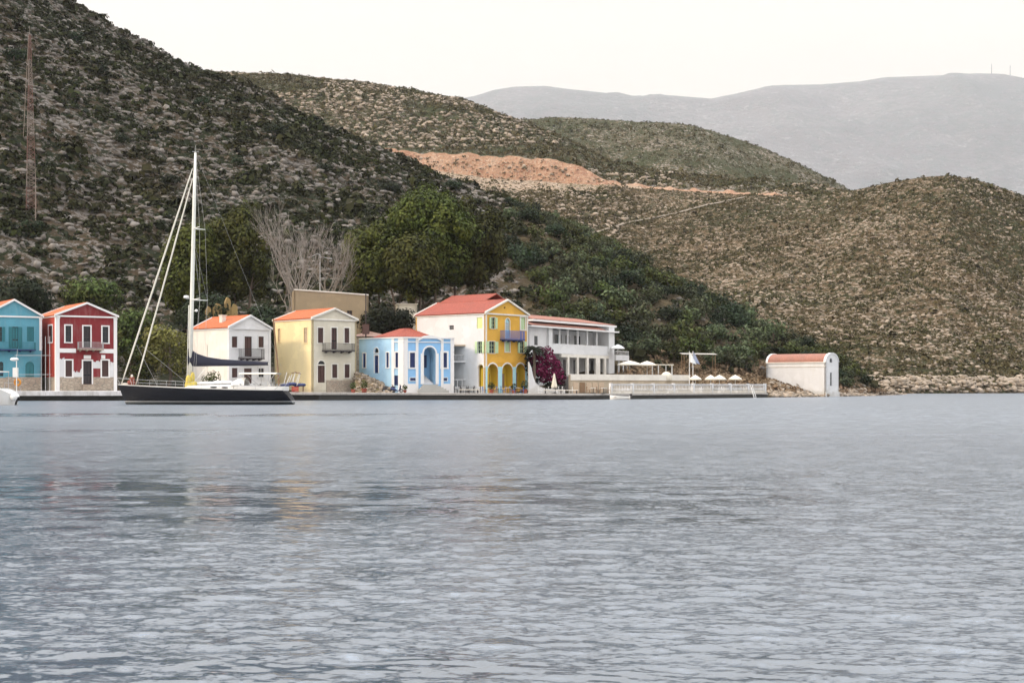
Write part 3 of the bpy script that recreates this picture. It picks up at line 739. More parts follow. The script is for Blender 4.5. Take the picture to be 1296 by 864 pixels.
sx, sy = scr(cand); placed = []
def occupied(p, s): return any((p[0] - q_[0]) ** 2 + (p[1] - q_[1]) ** 2 < (.54 * (s + q_[3])) ** 2 for q_ in placed)
for p, a, b in zip(cand, sx, sy):
    # dry open ground: beside the yellow house roof and on the upper spur
    dryness = float(fbm(np.array([p[0] / 16]), np.array([p[1] / 16]), 91, 3)[0])
    if a < 690 and b > 345: pr = .10
    elif b > 325 + (a - 640) * .10: pr = .95 if dryness < .22 else .25
    else: pr = .92 if dryness < .22 else .25
    if p[1] < ip([(640, 226), (800, 226), (970, 240), (1100, 248)], a): continue
    if random.random() > pr: continue
    s = random.uniform(1.9, 3.6) * (.72 if a > 980 else 1) * (.8 if b < 320 else 1)
    if occupied(p, s): continue
    placed.append((p[0], p[1], p[2], s, a, b))
    if len(placed) >= 295: break
for p in placed:
    a, b, s = p[4], p[5], p[3]
    if b < 330: lb, gp = 'round dark tree on the upper part of the wooded spur, beneath its crest', 'round trees on the upper spur'
    elif a < 800: lb, gp = 'round dusky green tree on the slope right above the long white building', 'round trees above the long white building'
    elif a < 960: lb, gp = 'round dusky green tree on the slope above the parasols and the flags', 'round trees above the parasols'
    else: lb, gp = 'small round tree on the slope behind the white chapel', 'small round trees behind the chapel'
    spur_tree(random.randrange(6), p[0], p[1], s, lb, gp, random.choice([m_olive, m_olive, m_bush, m_dark]), hs=random.uniform(.8, 1.05))
print('spur trees', len(placed))
# large lone bushes on the rocky hillside, where the photograph shows them
for k, (a, b, s, lb) in enumerate([(345, 168, 3.4, 'dark round bush high on the rocky hillside, above the bare trees'), (255, 132, 2.6, 'dark round bush on the hillside left of the mast tip line'),
        (127, 90, 2.6, 'dark round bush high on the hillside right of the lattice mast tip'), (18, 74, 3.6, 'dark spreading bush high on the hillside at the left picture edge'), (95, 50, 2.6, 'dark bush on the highest left hillside beneath the skyline'),
        (494, 243, 3.2, 'dark round bush on the hillside just above the tallest clump of trees'), (215, 228, 2.8, 'dark bush on the hillside left of the yacht mast head'), (300, 208, 2.4, 'small dark bush on the hillside right of the yacht mast head'),
        (410, 215, 2.6, 'dark bush on the hillside midway between mast head and tall trees'), (575, 238, 2.8, 'dark bush on the hillside crest behind the tall trees'), (152, 178, 2.0, 'small dark bush in the rocks, midway up the hillside'),
        (446, 188, 2.2, 'small dark bush just below the skyline of the hillside'), (40, 290, 2.4, 'dark bush at the foot of the rocks beside the lattice mast'), (655, 262, 2.6, 'dark bush at the top of the wooded spur right of the tall trees')]):
    col = nearhill.col(a); c = nearhill.D[r4:r5, col]; sc_ = HZ - F * (nearhill.Z[r4:r5, col] - H) / c; j = int(np.argmin(np.abs(sc_ - b - 4))); D = float(c[j])
    spur_tree(k % 6, PX(a, D), D, s, lb, 'lone dark bushes on the rocky hillside', m_dark, 'round_bush', 'bush', .8)
# bougainvillea and palm beside the yellow house
def leafy(name, label, cat, loc, L, mat, leaf, dens, seed, mat2=None, L2=None, partn='foliage'):
    r = empty(name, loc); tag(r, label, cat)
    V, Fc = crown_mesh(L, dens, leaf, seed, .6, .1); mesh_obj(partn, V, Fc, mat, r)
    if L2: V, Fc = crown_mesh(L2, dens, leaf, seed + 9, .6, .1); mesh_obj('foliage', V, Fc, mat2, r)
    return r
D = 192.5; g = np.random.default_rng(3); L = []; L2 = []
for a, b, s in [(690, 448, .9), (698, 445, .8), (682, 455, 1.0), (692, 458, 1.1), (701, 455, 1.0), (708, 462, .9), (698, 468, 1.1), (688, 467, 1.0), (712, 471, .8), (705, 474, 1.0), (715, 479, .7), (694, 476, .9)]:
    L.append((np.array([PX(a - 5, D) - PX(695, D), g.uniform(-.5, .5), PZ(b, D) - 1.0]), (s, s, s)))
for a, b, s in [(676, 462, 1.0), (684, 477, .9), (700, 484, .8), (712, 485, .9), (716, 474, .6), (674, 450, .9), (679, 470, .9)]:
    L2.append((np.array([PX(a - 5, D) - PX(695, D), g.uniform(.2, .9), PZ(b, D) - 1.0]), (s, s, s)))
leafy('bougainvillea', 'crimson bougainvillea tumbling down beside the yellow house', 'shrub', (PX(695, D), D, 1.0), L, m_boug, .17, 85, 77, m_dark, L2, 'blossom')
def palm(label, px, py, D, r_, zb):
    x = PX(px, D); zc = PZ(py, D) - zb; root = empty('palm', (x, D, zb)); tag(root, label, 'palm'); g = random.Random(4)
    MB().tube([(0, 0, 0), (.05, 0, zc * .5), (0, 0, zc)], [.22, .18, .16], 8).build('trunk', m_bark, root)
    mb = MB()
    for k in range(34):
        a = g.uniform(0, 6.28); up = g.uniform(-.2, 1.0); d = Vector((math.cos(a), math.sin(a), 0)); L_ = r_ * g.uniform(.8, 1.1); side = Vector((-d.y, d.x, 0)); prev = None
        for i in range(9):
            t = i / 8; p = Vector((0, 0, zc)) + d * L_ * t + Vector((0, 0, L_ * (up * t - (.6 + up * .5) * t * t)))
            if prev is not None:
                for sgn in (-1, 1):
                    wv = side * sgn * .30 * math.sin(math.pi * (t * .85 + .1)) + Vector((0, 0, -.12)) + d * .12
                    n_ = len(mb.V); mb.V += [prev, p, p + wv * .9, prev.lerp(p, .3) + wv]; mb.F.append((n_, n_ + 1, n_ + 2, n_ + 3))
            prev = p
    mb.build('fronds', m_dark, root)
palm('dark palm rising above the bougainvillea beside the yellow house', 676, 441, 191.2, 1.9, 1.0)
# ------------------------------------------------------------------ the town
m_white = paint('white_lime_plaster', (.66, .655, .655), .8, .07, .6, .35, (.55, .53, .48))
m_whitew = paint('warm_white_plaster', (.72, .68, .61), .8, .07, .6, .35, (.55, .50, .42))
m_red = paint('oxblood_plaster', (.21, .016, .020), .8, .16, .8, .25, (.40, .28, .26))
m_redside = paint('scarlet_plaster', (.45, .05, .028), .8, .16, .8, .2, (.30, .10, .08))
m_teal = paint('teal_blue_plaster', (.10, .32, .41), .8, .10, .8, .25, (.30, .42, .44))
m_tealw = plain('teal_green_paint', (.02, .17, .20), .5)
m_cream = paint('cream_plaster', (.62, .57, .46), .8, .08, .7, .3, (.5, .44, .33))
m_yside = paint('pale_yellow_plaster', (.80, .66, .37), .8, .10, .5, .35, (.62, .50, .32))
m_sky = paint('pale_blue_plaster', (.38, .60, .78), .8, .07, .7, .25, (.50, .62, .68))
m_sky2 = paint('bright_sky_blue_plaster', (.26, .50, .78), .8, .06, .7, .15, (.4, .5, .62))
m_ochre = paint('ochre_yellow_plaster', (.68, .37, .045), .8, .12, .7, .3, (.62, .36, .10))
m_ochre2 = paint('deep_yellow_plaster', (.62, .42, .03), .8, .12, .7)
m_aqua = plain('pale_aqua_paint', (.42, .68, .74), .6)
m_trim = paint('white_trim_paint', (.80, .78, .76), .7, .05, 1.2)
m_mint = plain('pale_green_shutter_paint', (.52, .66, .40), .6)
m_brown = plain('brown_shutter_wood', (.075, .035, .030), .6)
m_darkw = plain('dark_joinery', (.030, .022, .025), .6)
m_wood = paint('weathered_wood', (.26, .16, .09), .85, .25, 3)
m_wood2 = paint('pale_wood_boards', (.55, .42, .30), .85, .2, 3)
m_navy = plain('navy_blue_paint', (.015, .030, .12), .5)
m_blue = plain('royal_blue_paint', (.03, .13, .50), .5)
m_glass = glass()
m_iron = plain('dark_iron', (.05, .045, .045), .55, .3)
m_ironp = plain('pale_painted_iron', (.45, .45, .45), .55, .2)
m_roof = tiles('orange_roof_tiles', (.50, .13, .045))
m_roofr = tiles('red_roof_tiles', (.33, .08, .05))
m_roofp = tiles('faded_roof_tiles', (.34, .15, .105))
m_roofg = tiles('dull_brown_roof_tiles', (.30, .19, .15))
m_stone = stone('rubble_plinth_stone', (.48, .40, .31), (.34, .26, .20), 2.2)
m_tan = paint('tan_bare_plaster', (.33, .26, .165), .9, .15, .5, .5, (.24, .20, .15))
m_tanr = paint('yellowed_ruin_plaster', (.36, .25, .10), .9, .25, .7, .7, (.16, .12, .07))
m_conc = paint('quay_concrete', (.40, .37, .33), .9, .2, .8, .5, (.20, .18, .15))
m_concw = paint('whitewashed_quay_edge', (.66, .65, .66), .85, .1, .8, .4, (.45, .43, .40))
m_wet = paint('wet_algae_stone', (.045, .042, .035), .6, .35, 1.4)
m_canvas = paint('cream_canvas', (.64, .59, .49), .9, .06, 1.5)
m_canvasw = paint('white_canvas', (.82, .82, .80), .9, .06, 1.5)
m_pole = plain('white_pole_paint', (.74, .73, .70), .4)

class Wall:
    """a wall panel seen from outside: origin, direction u, outward normal nrm (all local to its house)"""
    def __init__(self, o, u, root, wx):
        self.o = Vector((o[0], o[1], 0)); self.u = Vector((u[0], u[1], 0)).normalized(); self.n = Vector((self.u.y, -self.u.x, 0)); self.root = root; self.wx = wx
    def at(self, s, z, n=0.0): return self.o + self.u * s + self.n * n + Vector((0, 0, z))
    def s(self, px):
        A = self.wx(self.o); B = self.wx(self.o + self.u) - A; r = (px - CX) / F
        return (r * A.y - A.x) / (B.x - r * B.y)
    def z(self, s, py):
        A = self.wx(self.o + self.u * s); return PZ(py, A.y) - A.z
    def rect(self, x0, x1, y0, y1):
        s0, s1 = self.s(x0), self.s(x1); m = (s0 + s1) / 2; return s0, s1, self.z(m, y1), self.z(m, y0)
    def bar(self, mb, s0, s1, z0, z1, n0, n1):
        mb.obox(self.at(s0, z0, n0), self.u * (s1 - s0), self.n * (n1 - n0), Vector((0, 0, z1 - z0))); return mb
    def panel(self, name, mat, outline, holes, depth=.22, reveal=True):
        """outline and holes are (s,z) polygons; hole edges get reveals going inwards"""
        mb = MB(); loops = [[Vector((a, b, 0)) for a, b in outline]] + [[Vector((a, b, 0)) for a, b in h] for h in holes]
        tri = tessellate_polygon(loops); flat = [v for l in loops for v in l]
        fs = []
        for t in tri:
            a, b, c = (flat[i] for i in t); 
            if ((b - a).cross(c - a)).z < 0: t = (t[0], t[2], t[1])
            fs.append(tuple(t))
        mb.add([self.at(v.x, v.y) for v in flat], fs)
        for h in holes:
            k = len(h)
            for i in range(k):
                a, b = h[i], h[(i + 1) % k]
                mb.add([self.at(*a), self.at(*b), self.at(b[0], b[1], -depth), self.at(a[0], a[1], -depth)], [(0, 1, 2, 3)])
        k = len(outline)
        for i in range(k):
            a, b = outline[i], outline[(i + 1) % k]
            mb.add([self.at(*a), self.at(*b), self.at(b[0], b[1], -.25), self.at(a[0], a[1], -.25)], [(3, 2, 1, 0)])
        return mb.build(name, mat, self.root)

def hole_poly(s0, s1, z0, z1, arch=False, n=10):
    if not arch: return [(s0, z0), (s1, z0), (s1, z1), (s0, z1)]
    r = (s1 - s0) / 2; c = (s0 + s1) / 2; h = min(r, z1 - z0); zc = z1 - h
    return [(s0, z0), (s1, z0)] + [(c + r * math.cos(math.pi * i / n), zc + h * math.sin(math.pi * i / n)) for i in range(0, n + 1)]
def fan_plane(wall, poly, n):
    mb = MB(); mb.add([wall.at(a, b, n) for a, b in poly], [tuple(range(len(poly)))]); return mb

def window(wall, q, pane, frame=None, trim=None, shutter=None, leaf=None, arch=False, name='window', tw=.13, muntin=True, depth=.14, sill=False, handle=False):
    """q = (s0,s1,z0,z1).  pane in the recess, muntins, raised surround, shutters closed ('closed') or folded open ('open')"""
    s0, s1, z0, z1 = q; poly = hole_poly(s0, s1, z0, z1, arch)
    p = fan_plane(wall, poly, -depth).build(name, pane, wall.root)
    wd, ht = s1 - s0, z1 - z0
    if muntin and frame:
        mb = MB(); c = (s0 + s1) / 2; t = .035
        for a, b in ((s0, s0 + t * 1.4), (c - t / 2, c + t / 2), (s1 - t * 1.4, s1)): wall.bar(mb, a, b, z0, z1 - (.0 if not arch else wd * .3), -depth + .004, -depth + .05)
        for k in range(1, 3 if ht > 1.1 else 2): z_ = z0 + ht * k / (3 if ht > 1.1 else 2); wall.bar(mb, s0 + t * 1.4, s1 - t * 1.4, z_ - t / 2, z_ + t / 2, -depth + .006, -depth + .046)
        mb.build('frame', frame, p)
    if trim:
        mb = MB()
        if arch:
            r = wd / 2; c = (s0 + s1) / 2; zc = z1 - min(r, ht); hh = min(r, ht)
            N = 12
            for i in range(N):
                a0, a1 = math.pi * i / N, math.pi * (i + 1) / N
                I = [(c + r * math.cos(a), zc + hh * math.sin(a)) for a in (a0, a1)]; O = [(c + (r + tw) * math.cos(a), zc + (hh + tw) * math.sin(a)) for a in (a0, a1)]
                V = [wall.at(*I[0], .002), wall.at(*O[0], .002), wall.at(*O[1], .002), wall.at(*I[1], .002), wall.at(*I[0], .05), wall.at(*O[0], .05), wall.at(*O[1], .05), wall.at(*I[1], .05)]
                mb.add(V, [(4, 5, 6, 7), (1, 2, 6, 5), (0, 4, 7, 3)])
            zt = zc
        else:
            wall.bar(mb, s0 - tw, s1 + tw, z1, z1 + tw, .002, .055); zt = z1
        wall.bar(mb, s0 - tw, s0, z0, zt, .002, .05); wall.bar(mb, s1, s1 + tw, z0, zt, .002, .05)
        if name != 'door': wall.bar(mb, s0 - tw * 1.15, s1 + tw * 1.15, z0 - tw * .8, z0, .002, .085)
        mb.build('surround', trim, p)
    if shutter == 'closed':
        for a, b in ((s0, (s0 + s1) / 2 - .012), ((s0 + s1) / 2 + .012, s1)):
            mb = MB(); zt = z1 - (wd * .42 if arch else 0)
            wall.bar(mb, a, b, z0, zt, -depth + .01, -depth + .04)
            for k in range(int((zt - z0) / .14)):
                z_ = z0 + .07 + k * .14; wall.bar(mb, a + .05, b - .05, z_, z_ + .07, -depth + .04, -depth + .065)
            wall.bar(mb, a, a + .045, z0, zt, -depth + .04, -depth + .075); wall.bar(mb, b - .045, b, z0, zt, -depth + .04, -depth + .075)
            mb.build('shutter', leaf, p)
    elif shutter == 'open':
        for a, b in ((s0 - wd * .52 - .02, s0 - .03), (s1 + .03, s1 + wd * .52 + .02)):
            mb = MB(); wall.bar(mb, a, b, z0, z1, .056, .095)
            for k in range(int(ht / .14)):
                z_ = z0 + .05 + k * .14; wall.bar(mb, a + .05, b - .05, z_, z_ + .07, .095, .115)
            mb.build('shutter', leaf, p)
    if name == 'door':
        mb = MB(); c = (s0 + s1) / 2; zt = z1 - (wd * .5 if arch else 0)
        for a, b in ((s0 + .05, c - .02), (c + .02, s1 - .05)):
            for za, zb in ((z0 + .1, z0 + ht * .36), (z0 + ht * .42, zt - .1)):
                if b - a > .1 and zb > za: wall.bar(mb, a + .03, b - .03, za, zb, -depth + .003, -depth + .03)
        mb.build('panel', leaf or frame or pane, p)
    return p

def balcony(wall, q, out=.9, rail=m_iron, slab=None, bars=.14, name='balcony'):
    s0, s1, zs, zr = q; mb = MB(); wall.bar(mb, s0, s1, zs - .14, zs, .002, out); b = mb.build(name, slab or m_conc, wall.root)
    mb = MB(); t = .035
    for z_ in (zr, zs + .12): 
        wall.bar(mb, s0, s1, z_ - t, z_, out - .06, out - .02); wall.bar(mb, s0, s0 + t, z_ - t, z_, .03, out - .06); wall.bar(mb, s1 - t, s1, z_ - t, z_, .03, out - .06)
    n = int((s1 - s0) / bars)
    for k in range(n + 1):
        s = s0 + .01 + (s1 - s0 - .05) * k / n; wall.bar(mb, s, s + .025, zs, zr - t, out - .052, out - .028)
    for k in range(1, int(out / bars)):
        for s in (s0 + .005, s1 - .03): wall.bar(mb, s, s + .025, zs, zr - t, k * bars, k * bars + .025)
    mb.build('railing', rail, b)
    for k in range(4):
        s = s0 + (s1 - s0) * (.1 + .8 * k / 3); mb = MB(); wall.bar(mb, s - .05, s + .05, zs - .34, zs - .14, .004, out * .45); wall.bar(mb, s - .05, s + .05, zs - .24, zs - .14, out * .45, out * .85)
        mb.build('bracket', slab or m_conc, b)
    return b

def roof_slope(mb, a, b, c, d, step=.26, amp=.045, th=.10):
    """a,b = eave ends, c,d = ridge ends (a-c and b-d run up the slope): rounded rows of tiles"""
    a, b, c, d = map(Vector, (a, b, c, d)); n = max(2, int((b - a).length / step)) * 4
    nor = (b - a).cross(c - a).normalized()
    if nor.z < 0: nor = -nor
    base = len(mb.V); rows = 5
    for i in range(n + 1):
        t = i / n; h = abs(math.sin(math.pi * t * n / 4)) * amp
        e, r = a.lerp(b, t), c.lerp(d, t)
        for j in range(rows + 1):
            mb.V.append(e.lerp(r, j / rows) + nor * (th + h + (.012 if (j % 2) else 0)))
    for i in range(n):
        for j in range(rows):
            k = base + i * (rows + 1) + j; mb.F.append((k, k + rows + 1, k + rows + 2, k + 1))
    mb.add([a, b, d, c, a + nor * th, b + nor * th, d + nor * th, c + nor * th], [(0, 1, 2, 3), (0, 4, 5, 1), (1, 5, 6, 2), (3, 7, 4, 0)])
    return mb

class House:
    def __init__(self, name, label, D, pxb, pxa, pxr, a, z0, cat='house', group=None, L=None):
        self.a = R(a); self.D = D; c, s = math.cos(self.a), math.sin(self.a); A = Vector((PX(pxa, D), D, z0)); self.A = A
        r = (pxr - CX) / F; self.w = (r * D - A.x) / (c - r * s)
        if L is None: r = (pxb - CX) / F; L = (A.x - r * D) / (s + r * c)
        self.L = L; self.z0 = z0
        self.root = empty(name, A, self.a); tag(self.root, label, cat, group)
        wx = lambda v: Vector((A.x + v.x * c - v.y * s, A.y + v.x * s + v.y * c, z0))
        self.wx = wx; w_, L_ = self.w, self.L
        self.front = Wall((0, 0), (1, 0), self.root, wx); self.side = Wall((0, L_), (0, -1), self.root, wx)
        self.right = Wall((w_, 0), (0, 1), self.root, wx); self.back = Wall((w_, L_), (-1, 0), self.root, wx)
    def fz(self, py): return PZ(py, self.D) - self.z0
    def gable(self, ze, zr, fm, sm, fh=(), sh=(), roofm=None, trim=None, over=.16, base=-1.6):
        w_, L_ = self.w, self.L; fh = [hole_poly(*h) for h in fh]; sh = [hole_poly(*h) for h in sh]
        self.front.panel('front_wall', fm, [(0, base), (w_, base), (w_, ze), (w_ / 2, zr), (0, ze)], fh)
        self.back.panel('rear_wall', fm, [(0, base), (w_, base), (w_, ze), (w_ / 2, zr), (0, ze)], [])
        self.side.panel('side_wall', sm, [(0, base), (L_, base), (L_, ze), (0, ze)], sh)
        self.right.panel('side_wall', sm, [(0, base), (L_, base), (L_, ze), (0, ze)], [])
        k = (zr - ze) / (w_ / 2); o = over; mb = MB(); y0, y1 = -.02, L_ + .02
        roof_slope(mb, (-o, y1, ze - k * o + .02), (-o, y0, ze - k * o + .02), (w_ / 2, y1, zr + .02), (w_ / 2, y0, zr + .02))
        roof_slope(mb, (w_ + o, y0, ze - k * o + .02), (w_ + o, y1, ze - k * o + .02), (w_ / 2, y0, zr + .02), (w_ / 2, y1, zr + .02))
        mb.tube([(w_ / 2, y0, zr + .12), (w_ / 2, y1, zr + .12)], .13, 8)
        roof = mb.build('roof', roofm, self.root)
        # raking mouldings on both gables, level cornice, eaves moulding
        tm = trim or fm; cc = math.sqrt(1 + k * k)
        for yy, yb in ((-.24, -.021), (L_ + .021, L_ + .2)):
            mb = MB()
            for sx in (0, 1):
                x0 = -o - .05 if sx == 0 else w_ + o + .05; zz = ze - k * (o + .05) + .02
                mb.add([(x0, yy, zz - .02), (w_ / 2, yy, zr), (w_ / 2, yy, zr + .24), (x0, yy, zz + .24), (x0, yb, zz - .02), (w_ / 2, yb, zr), (w_ / 2, yb, zr + .24), (x0, yb, zz + .24)],
                       [(0, 1, 2, 3), (3, 2, 6, 7), (1, 0, 4, 5), (0, 3, 7, 4), (4, 7, 6, 5)] if sx == 0 else [(3, 2, 1, 0), (7, 6, 2, 3), (5, 4, 0, 1), (4, 7, 3, 0), (5, 6, 7, 4)])
            mb.build('raking_cornice', tm, self.root)
        mb = MB(); self.front.bar(mb, 0, w_, ze - .16, ze + .03, .003, .13); mb.build('cornice', tm, self.root)
        mb = MB(); self.side.bar(mb, 0, L_, ze - .16, ze - .03, .003, .12); mb.build('cornice', tm, self.root)
        return roof
    def pilasters(self, zt, mat, wd=.3, z0=-1.5):
        for s0, s1 in ((0, wd), (self.w - wd, self.w)):
            mb = MB(); self.front.bar(mb, s0, s1, z0, zt, .004, .06); self.front.bar(mb, s0 - .04, s1 + .04, zt - .2, zt, .061, .10); mb.build('pilaster', mat, self.root)
        mb = MB(); self.side.bar(mb, self.L - wd, self.L + .06, z0, zt, .004, .06); mb.build('pilaster', mat, self.root)
    def plinth(self, zt, mat, front=True, side=True, f0=0, f1=None, out=.055):
        mb = MB()
        if front: self.front.bar(mb, f0, f1 or self.w, -1.6, zt, .0601 if out > .055 else .003, out)
        if side: self.side.bar(mb, 0, self.L + out, -1.6, zt, .003, out)
        mb.build('plinth', mat, self.root)

def chimney(h, x, y, z, hgt, mat, roof, w_=.5):
    mb = MB().box((x - w_ / 2, y - w_ / 2, z - .5), (x + w_ / 2, y + w_ / 2, z + hgt)).box((x - w_ * .62, y - w_ * .62, z + hgt + .002), (x + w_ * .62, y + w_ * .62, z + hgt + .12))
    c = mb.build('chimney', mat, roof); return c

# ---- teal house at the left edge
h = House('teal_house', 'teal blue two storey house with green shutters, cut by the left picture edge', 173.5, None, -18, 53, 33, 1.15, L=9.5)
f = h.front; ze, zr = h.fz(399), h.fz(379.5)
up = [f.rect(-3, 3, 413.5, 432), f.rect(15.5, 23.5, 413.5, 440.5), f.rect(34, 43, 413.5, 432)]
dn = [(*f.rect(-1.5, 4.5, 457.5, 476), True), (*f.rect(32, 43.2, 457.5, 485), True)]
h.gable(ze, zr, m_teal, m_teal, up + dn, (), m_roof, m_trim); h.pilasters(ze - .16, m_trim, .32, f.z(3, 443)); h.plinth(f.z(4, 477), m_stone, True, True)
window(f, up[0], m_glass, m_tealw, None, 'open', m_tealw); window(f, up[1], m_glass, m_tealw, None, 'open', m_tealw, name='door'); window(f, up[2], m_glass, m_tealw, None, 'closed', m_tealw)
window(f, dn[0][:4], m_glass, m_tealw, m_teal, arch=True, tw=.2); window(f, dn[1][:4], m_tealw, m_tealw, m_teal, arch=True, name='door', tw=.2, depth=.12)
balcony(f, (f.s(-8), f.s(43), f.z(3, 442), f.z(3, 433)), .9, m_tealw, m_navy)
mb = MB(); f.bar(mb, 0, h.w, f.z(3, 447), f.z(3, 444.5), .003, .08); mb.build('string_course', m_teal, h.root)

# ---- red house
h = House('red_house', 'dark red two storey house with white trim and peeling plaster on a stone plinth', 175, 45, 71, 148, 33, 1.15)
f = h.front; ze, zr = h.fz(399), h.fz(383.5)
up = [f.rect(82.8, 90.2, 412, 432.8), f.rect(105.5, 114.3, 412.8, 439.5), f.rect(129.6, 137, 413.3, 433.7)]
dn = [f.rect(82.8, 91.1, 456, 476.5), f.rect(105.2, 116, 456.5, 486), f.rect(128.9, 137.2, 456, 476.5)]
sd = [h.side.rect(61.5, 66.5, 412, 433)]
rf = h.gable(ze, zr, m_red, m_redside, up + dn, sd, m_roof, m_trim); h.pilasters(ze - .16, m_trim, .42)
pt = f.z(4, 477); 
mb = MB(); f.bar(mb, .425, f.s(104.8) - .14, -1.6, pt, .003, .062); f.bar(mb, f.s(116.4) + .14, h.w - .425, -1.6, pt, .003, .062); h.side.bar(mb, 0, h.L - .44, -1.6, pt, .003, .062); mb.build('plinth', m_stone, h.root)
mb = MB(); f.bar(mb, f.s(104.8) - .135, f.s(116.4) + .135, -1.6, f.z(4, 486.2), .002, .5); f.bar(mb, f.s(104.8) - .135, f.s(116.4) + .135, -1.6, f.z(4, 489), .501, .85); mb.build('doorstep', m_stone, h.root)
for k, q in enumerate(up): window(f, q, m_glass, m_darkw, m_trim, name='door' if k == 1 else 'window', tw=.16)
for k, q in enumerate(dn): window(f, q, m_brown if k != 1 else m_glass, m_darkw, m_trim, 'closed' if k != 1 else None, m_brown if k != 1 else m_darkw, name='door' if k == 1 else 'window', tw=.17)
window(h.side, sd[0], m_glass, m_darkw, m_trim, tw=.16)
balcony(f, (f.s(97.5), f.s(129), f.z(4, 441.5), f.z(4, 433)), .85, m_ironp, m_stone)
zb0, zb1 = f.z(4, 446.5), f.z(4, 441.2)
for a, b, c_, d in ((.425, f.s(96), zb0, zb1), (f.s(126), h.w - .425, zb0, zb1), (f.s(106), f.s(115), f.z(4, 454), f.z(4, 449.5)), (f.s(128), f.s(133), f.z(4, 453.6), f.z(4, 449))):
    mb = MB(); f.bar(mb, a, b, c_, d, .003, .07); mb.build('string_course', m_trim, h.root)
def patch(name, wall, blobs, mat, n=.012):     # ragged areas of bare render where the paint has come off
    mb = MB()
    for s0, s1, z0, z1, jag in blobs:
        k = 12; g_ = random.Random(int(s0 * 100)); hs = []; v_ = 0.0
        for i in range(k + 1): v_ = min(1, max(0, v_ + g_.choice((-.45, -.1, 0, 0, .1, .5)))); hs.append(v_)
        pts = [(s0, z0), (s1, z0)] + [(s1 + (s0 - s1) * i / k, z1 - jag * hs[i]) for i in range(k + 1)]
        mb.add([wall.at(a, b, n) for a, b in pts], [tuple(range(len(pts)))])
    return mb.build(name, mat, wall.root)
patch('bare_render', f, [(f.s(92.8), f.s(103.5), pt, f.z(3, 466), .5), (f.s(117), f.s(127), f.z(4, 466), f.z(4, 455.5), .35), (f.s(139), h.w - .43, pt, f.z(5, 457), .8), (.43, f.s(81.3), pt, f.z(1, 452), .3)], m_white)

# ---- small white house
h = House('white_house', 'small white gabled house with an orange tiled roof behind the yacht boom', 178, 243, 290, 342.5, 46, 1.15)
f = h.front; ze, zr = h.fz(414.5), h.fz(399.5)
up = [f.rect(293.3, 300.2, 425.7, 439.6), f.rect(309.3, 318.7, 425.7, 451), f.rect(327, 333.7, 425.7, 439.6)]
dn = [f.rect(293.3, 300.4, 465.5, 477.6), f.rect(308.7, 318.5, 466, 485), f.rect(327, 333.7, 466, 477)]
rf = h.gable(ze, zr, m_white, m_whitew, up + dn, (), m_roof, m_white); h.pilasters(ze - .16, m_white, .35)  # side wall plaster lighter and warmer than the front: sun warmth put into its colour
for k, q in enumerate(up): window(f, q, m_darkw, m_brown, m_white, 'closed' if k != 1 else None, m_brown, name='door' if k == 1 else 'window', tw=.16)
for k, q in enumerate(dn): window(f, q, m_glass if k != 1 else m_brown, m_brown, m_white, 'closed' if k == 0 else None, m_brown, name='door' if k == 1 else 'window', tw=.16)
balcony(f, (f.s(301.5), f.s(330), f.z(3, 453), f.z(3, 441.5)), .85, m_iron, m_darkw)
chimney(h, h.w * .25, h.L * .45, (ze + zr) / 2, .9, m_whitew, rf, .6)
mb = MB().tube([h.side.at(h.L * .42, 5.9, .05), h.side.at(h.L * .42, 1.2, .05)], .04); mb.build('drain_pipe', m_whitew, h.root)

# ---- cream house with yellow side
h = House('cream_house', 'cream gabled house with pale yellow side wall and iron balcony', 181, 347, 395, 451, 42, 1.1)
f = h.front; ze, zr = h.fz(403), h.fz(390.5)
up = [f.rect(402.2, 409, 414.7, 433.8), f.rect(419.3, 426.3, 414.7, 441.8), f.rect(435.8, 442, 415, 433.8)]
dn = [f.rect(402, 411, 462.5, 484), f.rect(420.3, 426.8, 461, 478), f.rect(436, 442.4, 461, 478)]; fan = (*f.rect(402.3, 411, 456.3, 461), True)
sd = [h.side.rect(384.8, 389, 414.7, 433.8), h.side.rect(352, 354.8, 416, 433)]
rf = h.gable(ze, zr, m_cream, m_yside, up + dn + [fan], sd, m_roof, m_whitew)
for k, q in enumerate(up): window(f, q, m_glass, m_darkw, m_whitew, 'closed' if k != 1 else None, m_brown, name='door' if k == 1 else 'window', tw=.15)
for k, q in enumerate(dn): window(f, q, m_brown if k == 0 else m_glass, m_brown, m_whitew, 'closed' if k else None, m_brown, name='door' if k == 0 else 'window', tw=.15)
window(f, fan[:4], m_glass, None, m_whitew, arch=True, tw=.12, muntin=False)
window(h.side, sd[0], m_wood2, m_wood, m_yside, 'closed', m_wood2, tw=.1); window(h.side, sd[1], m_wood2, m_wood, m_yside, 'closed', m_wood2, tw=.1)
balcony(f, (f.s(407.5), f.s(444.5), f.z(4, 443.5), f.z(4, 434.5)), .85, m_iron, m_darkw)
mb = MB(); f.bar(mb, f.s(412.8), h.w, -1.6, f.z(5, 481), .003, .07); mb.build('plinth', m_stone, h.root)

# ---- pale blue building: straight front, cut corner, long side wall, low hipped roof
h = House('blue_building', 'pale blue one storey building with an arched porch and shallow red hipped roof', 183.5, 452, 511, 574.5, 24, 1.0, 'building', L=13)
f = h.front; hz_ = h.fz(427)
cw = Wall((0, 0), (1, 0), h.root, h.wx)
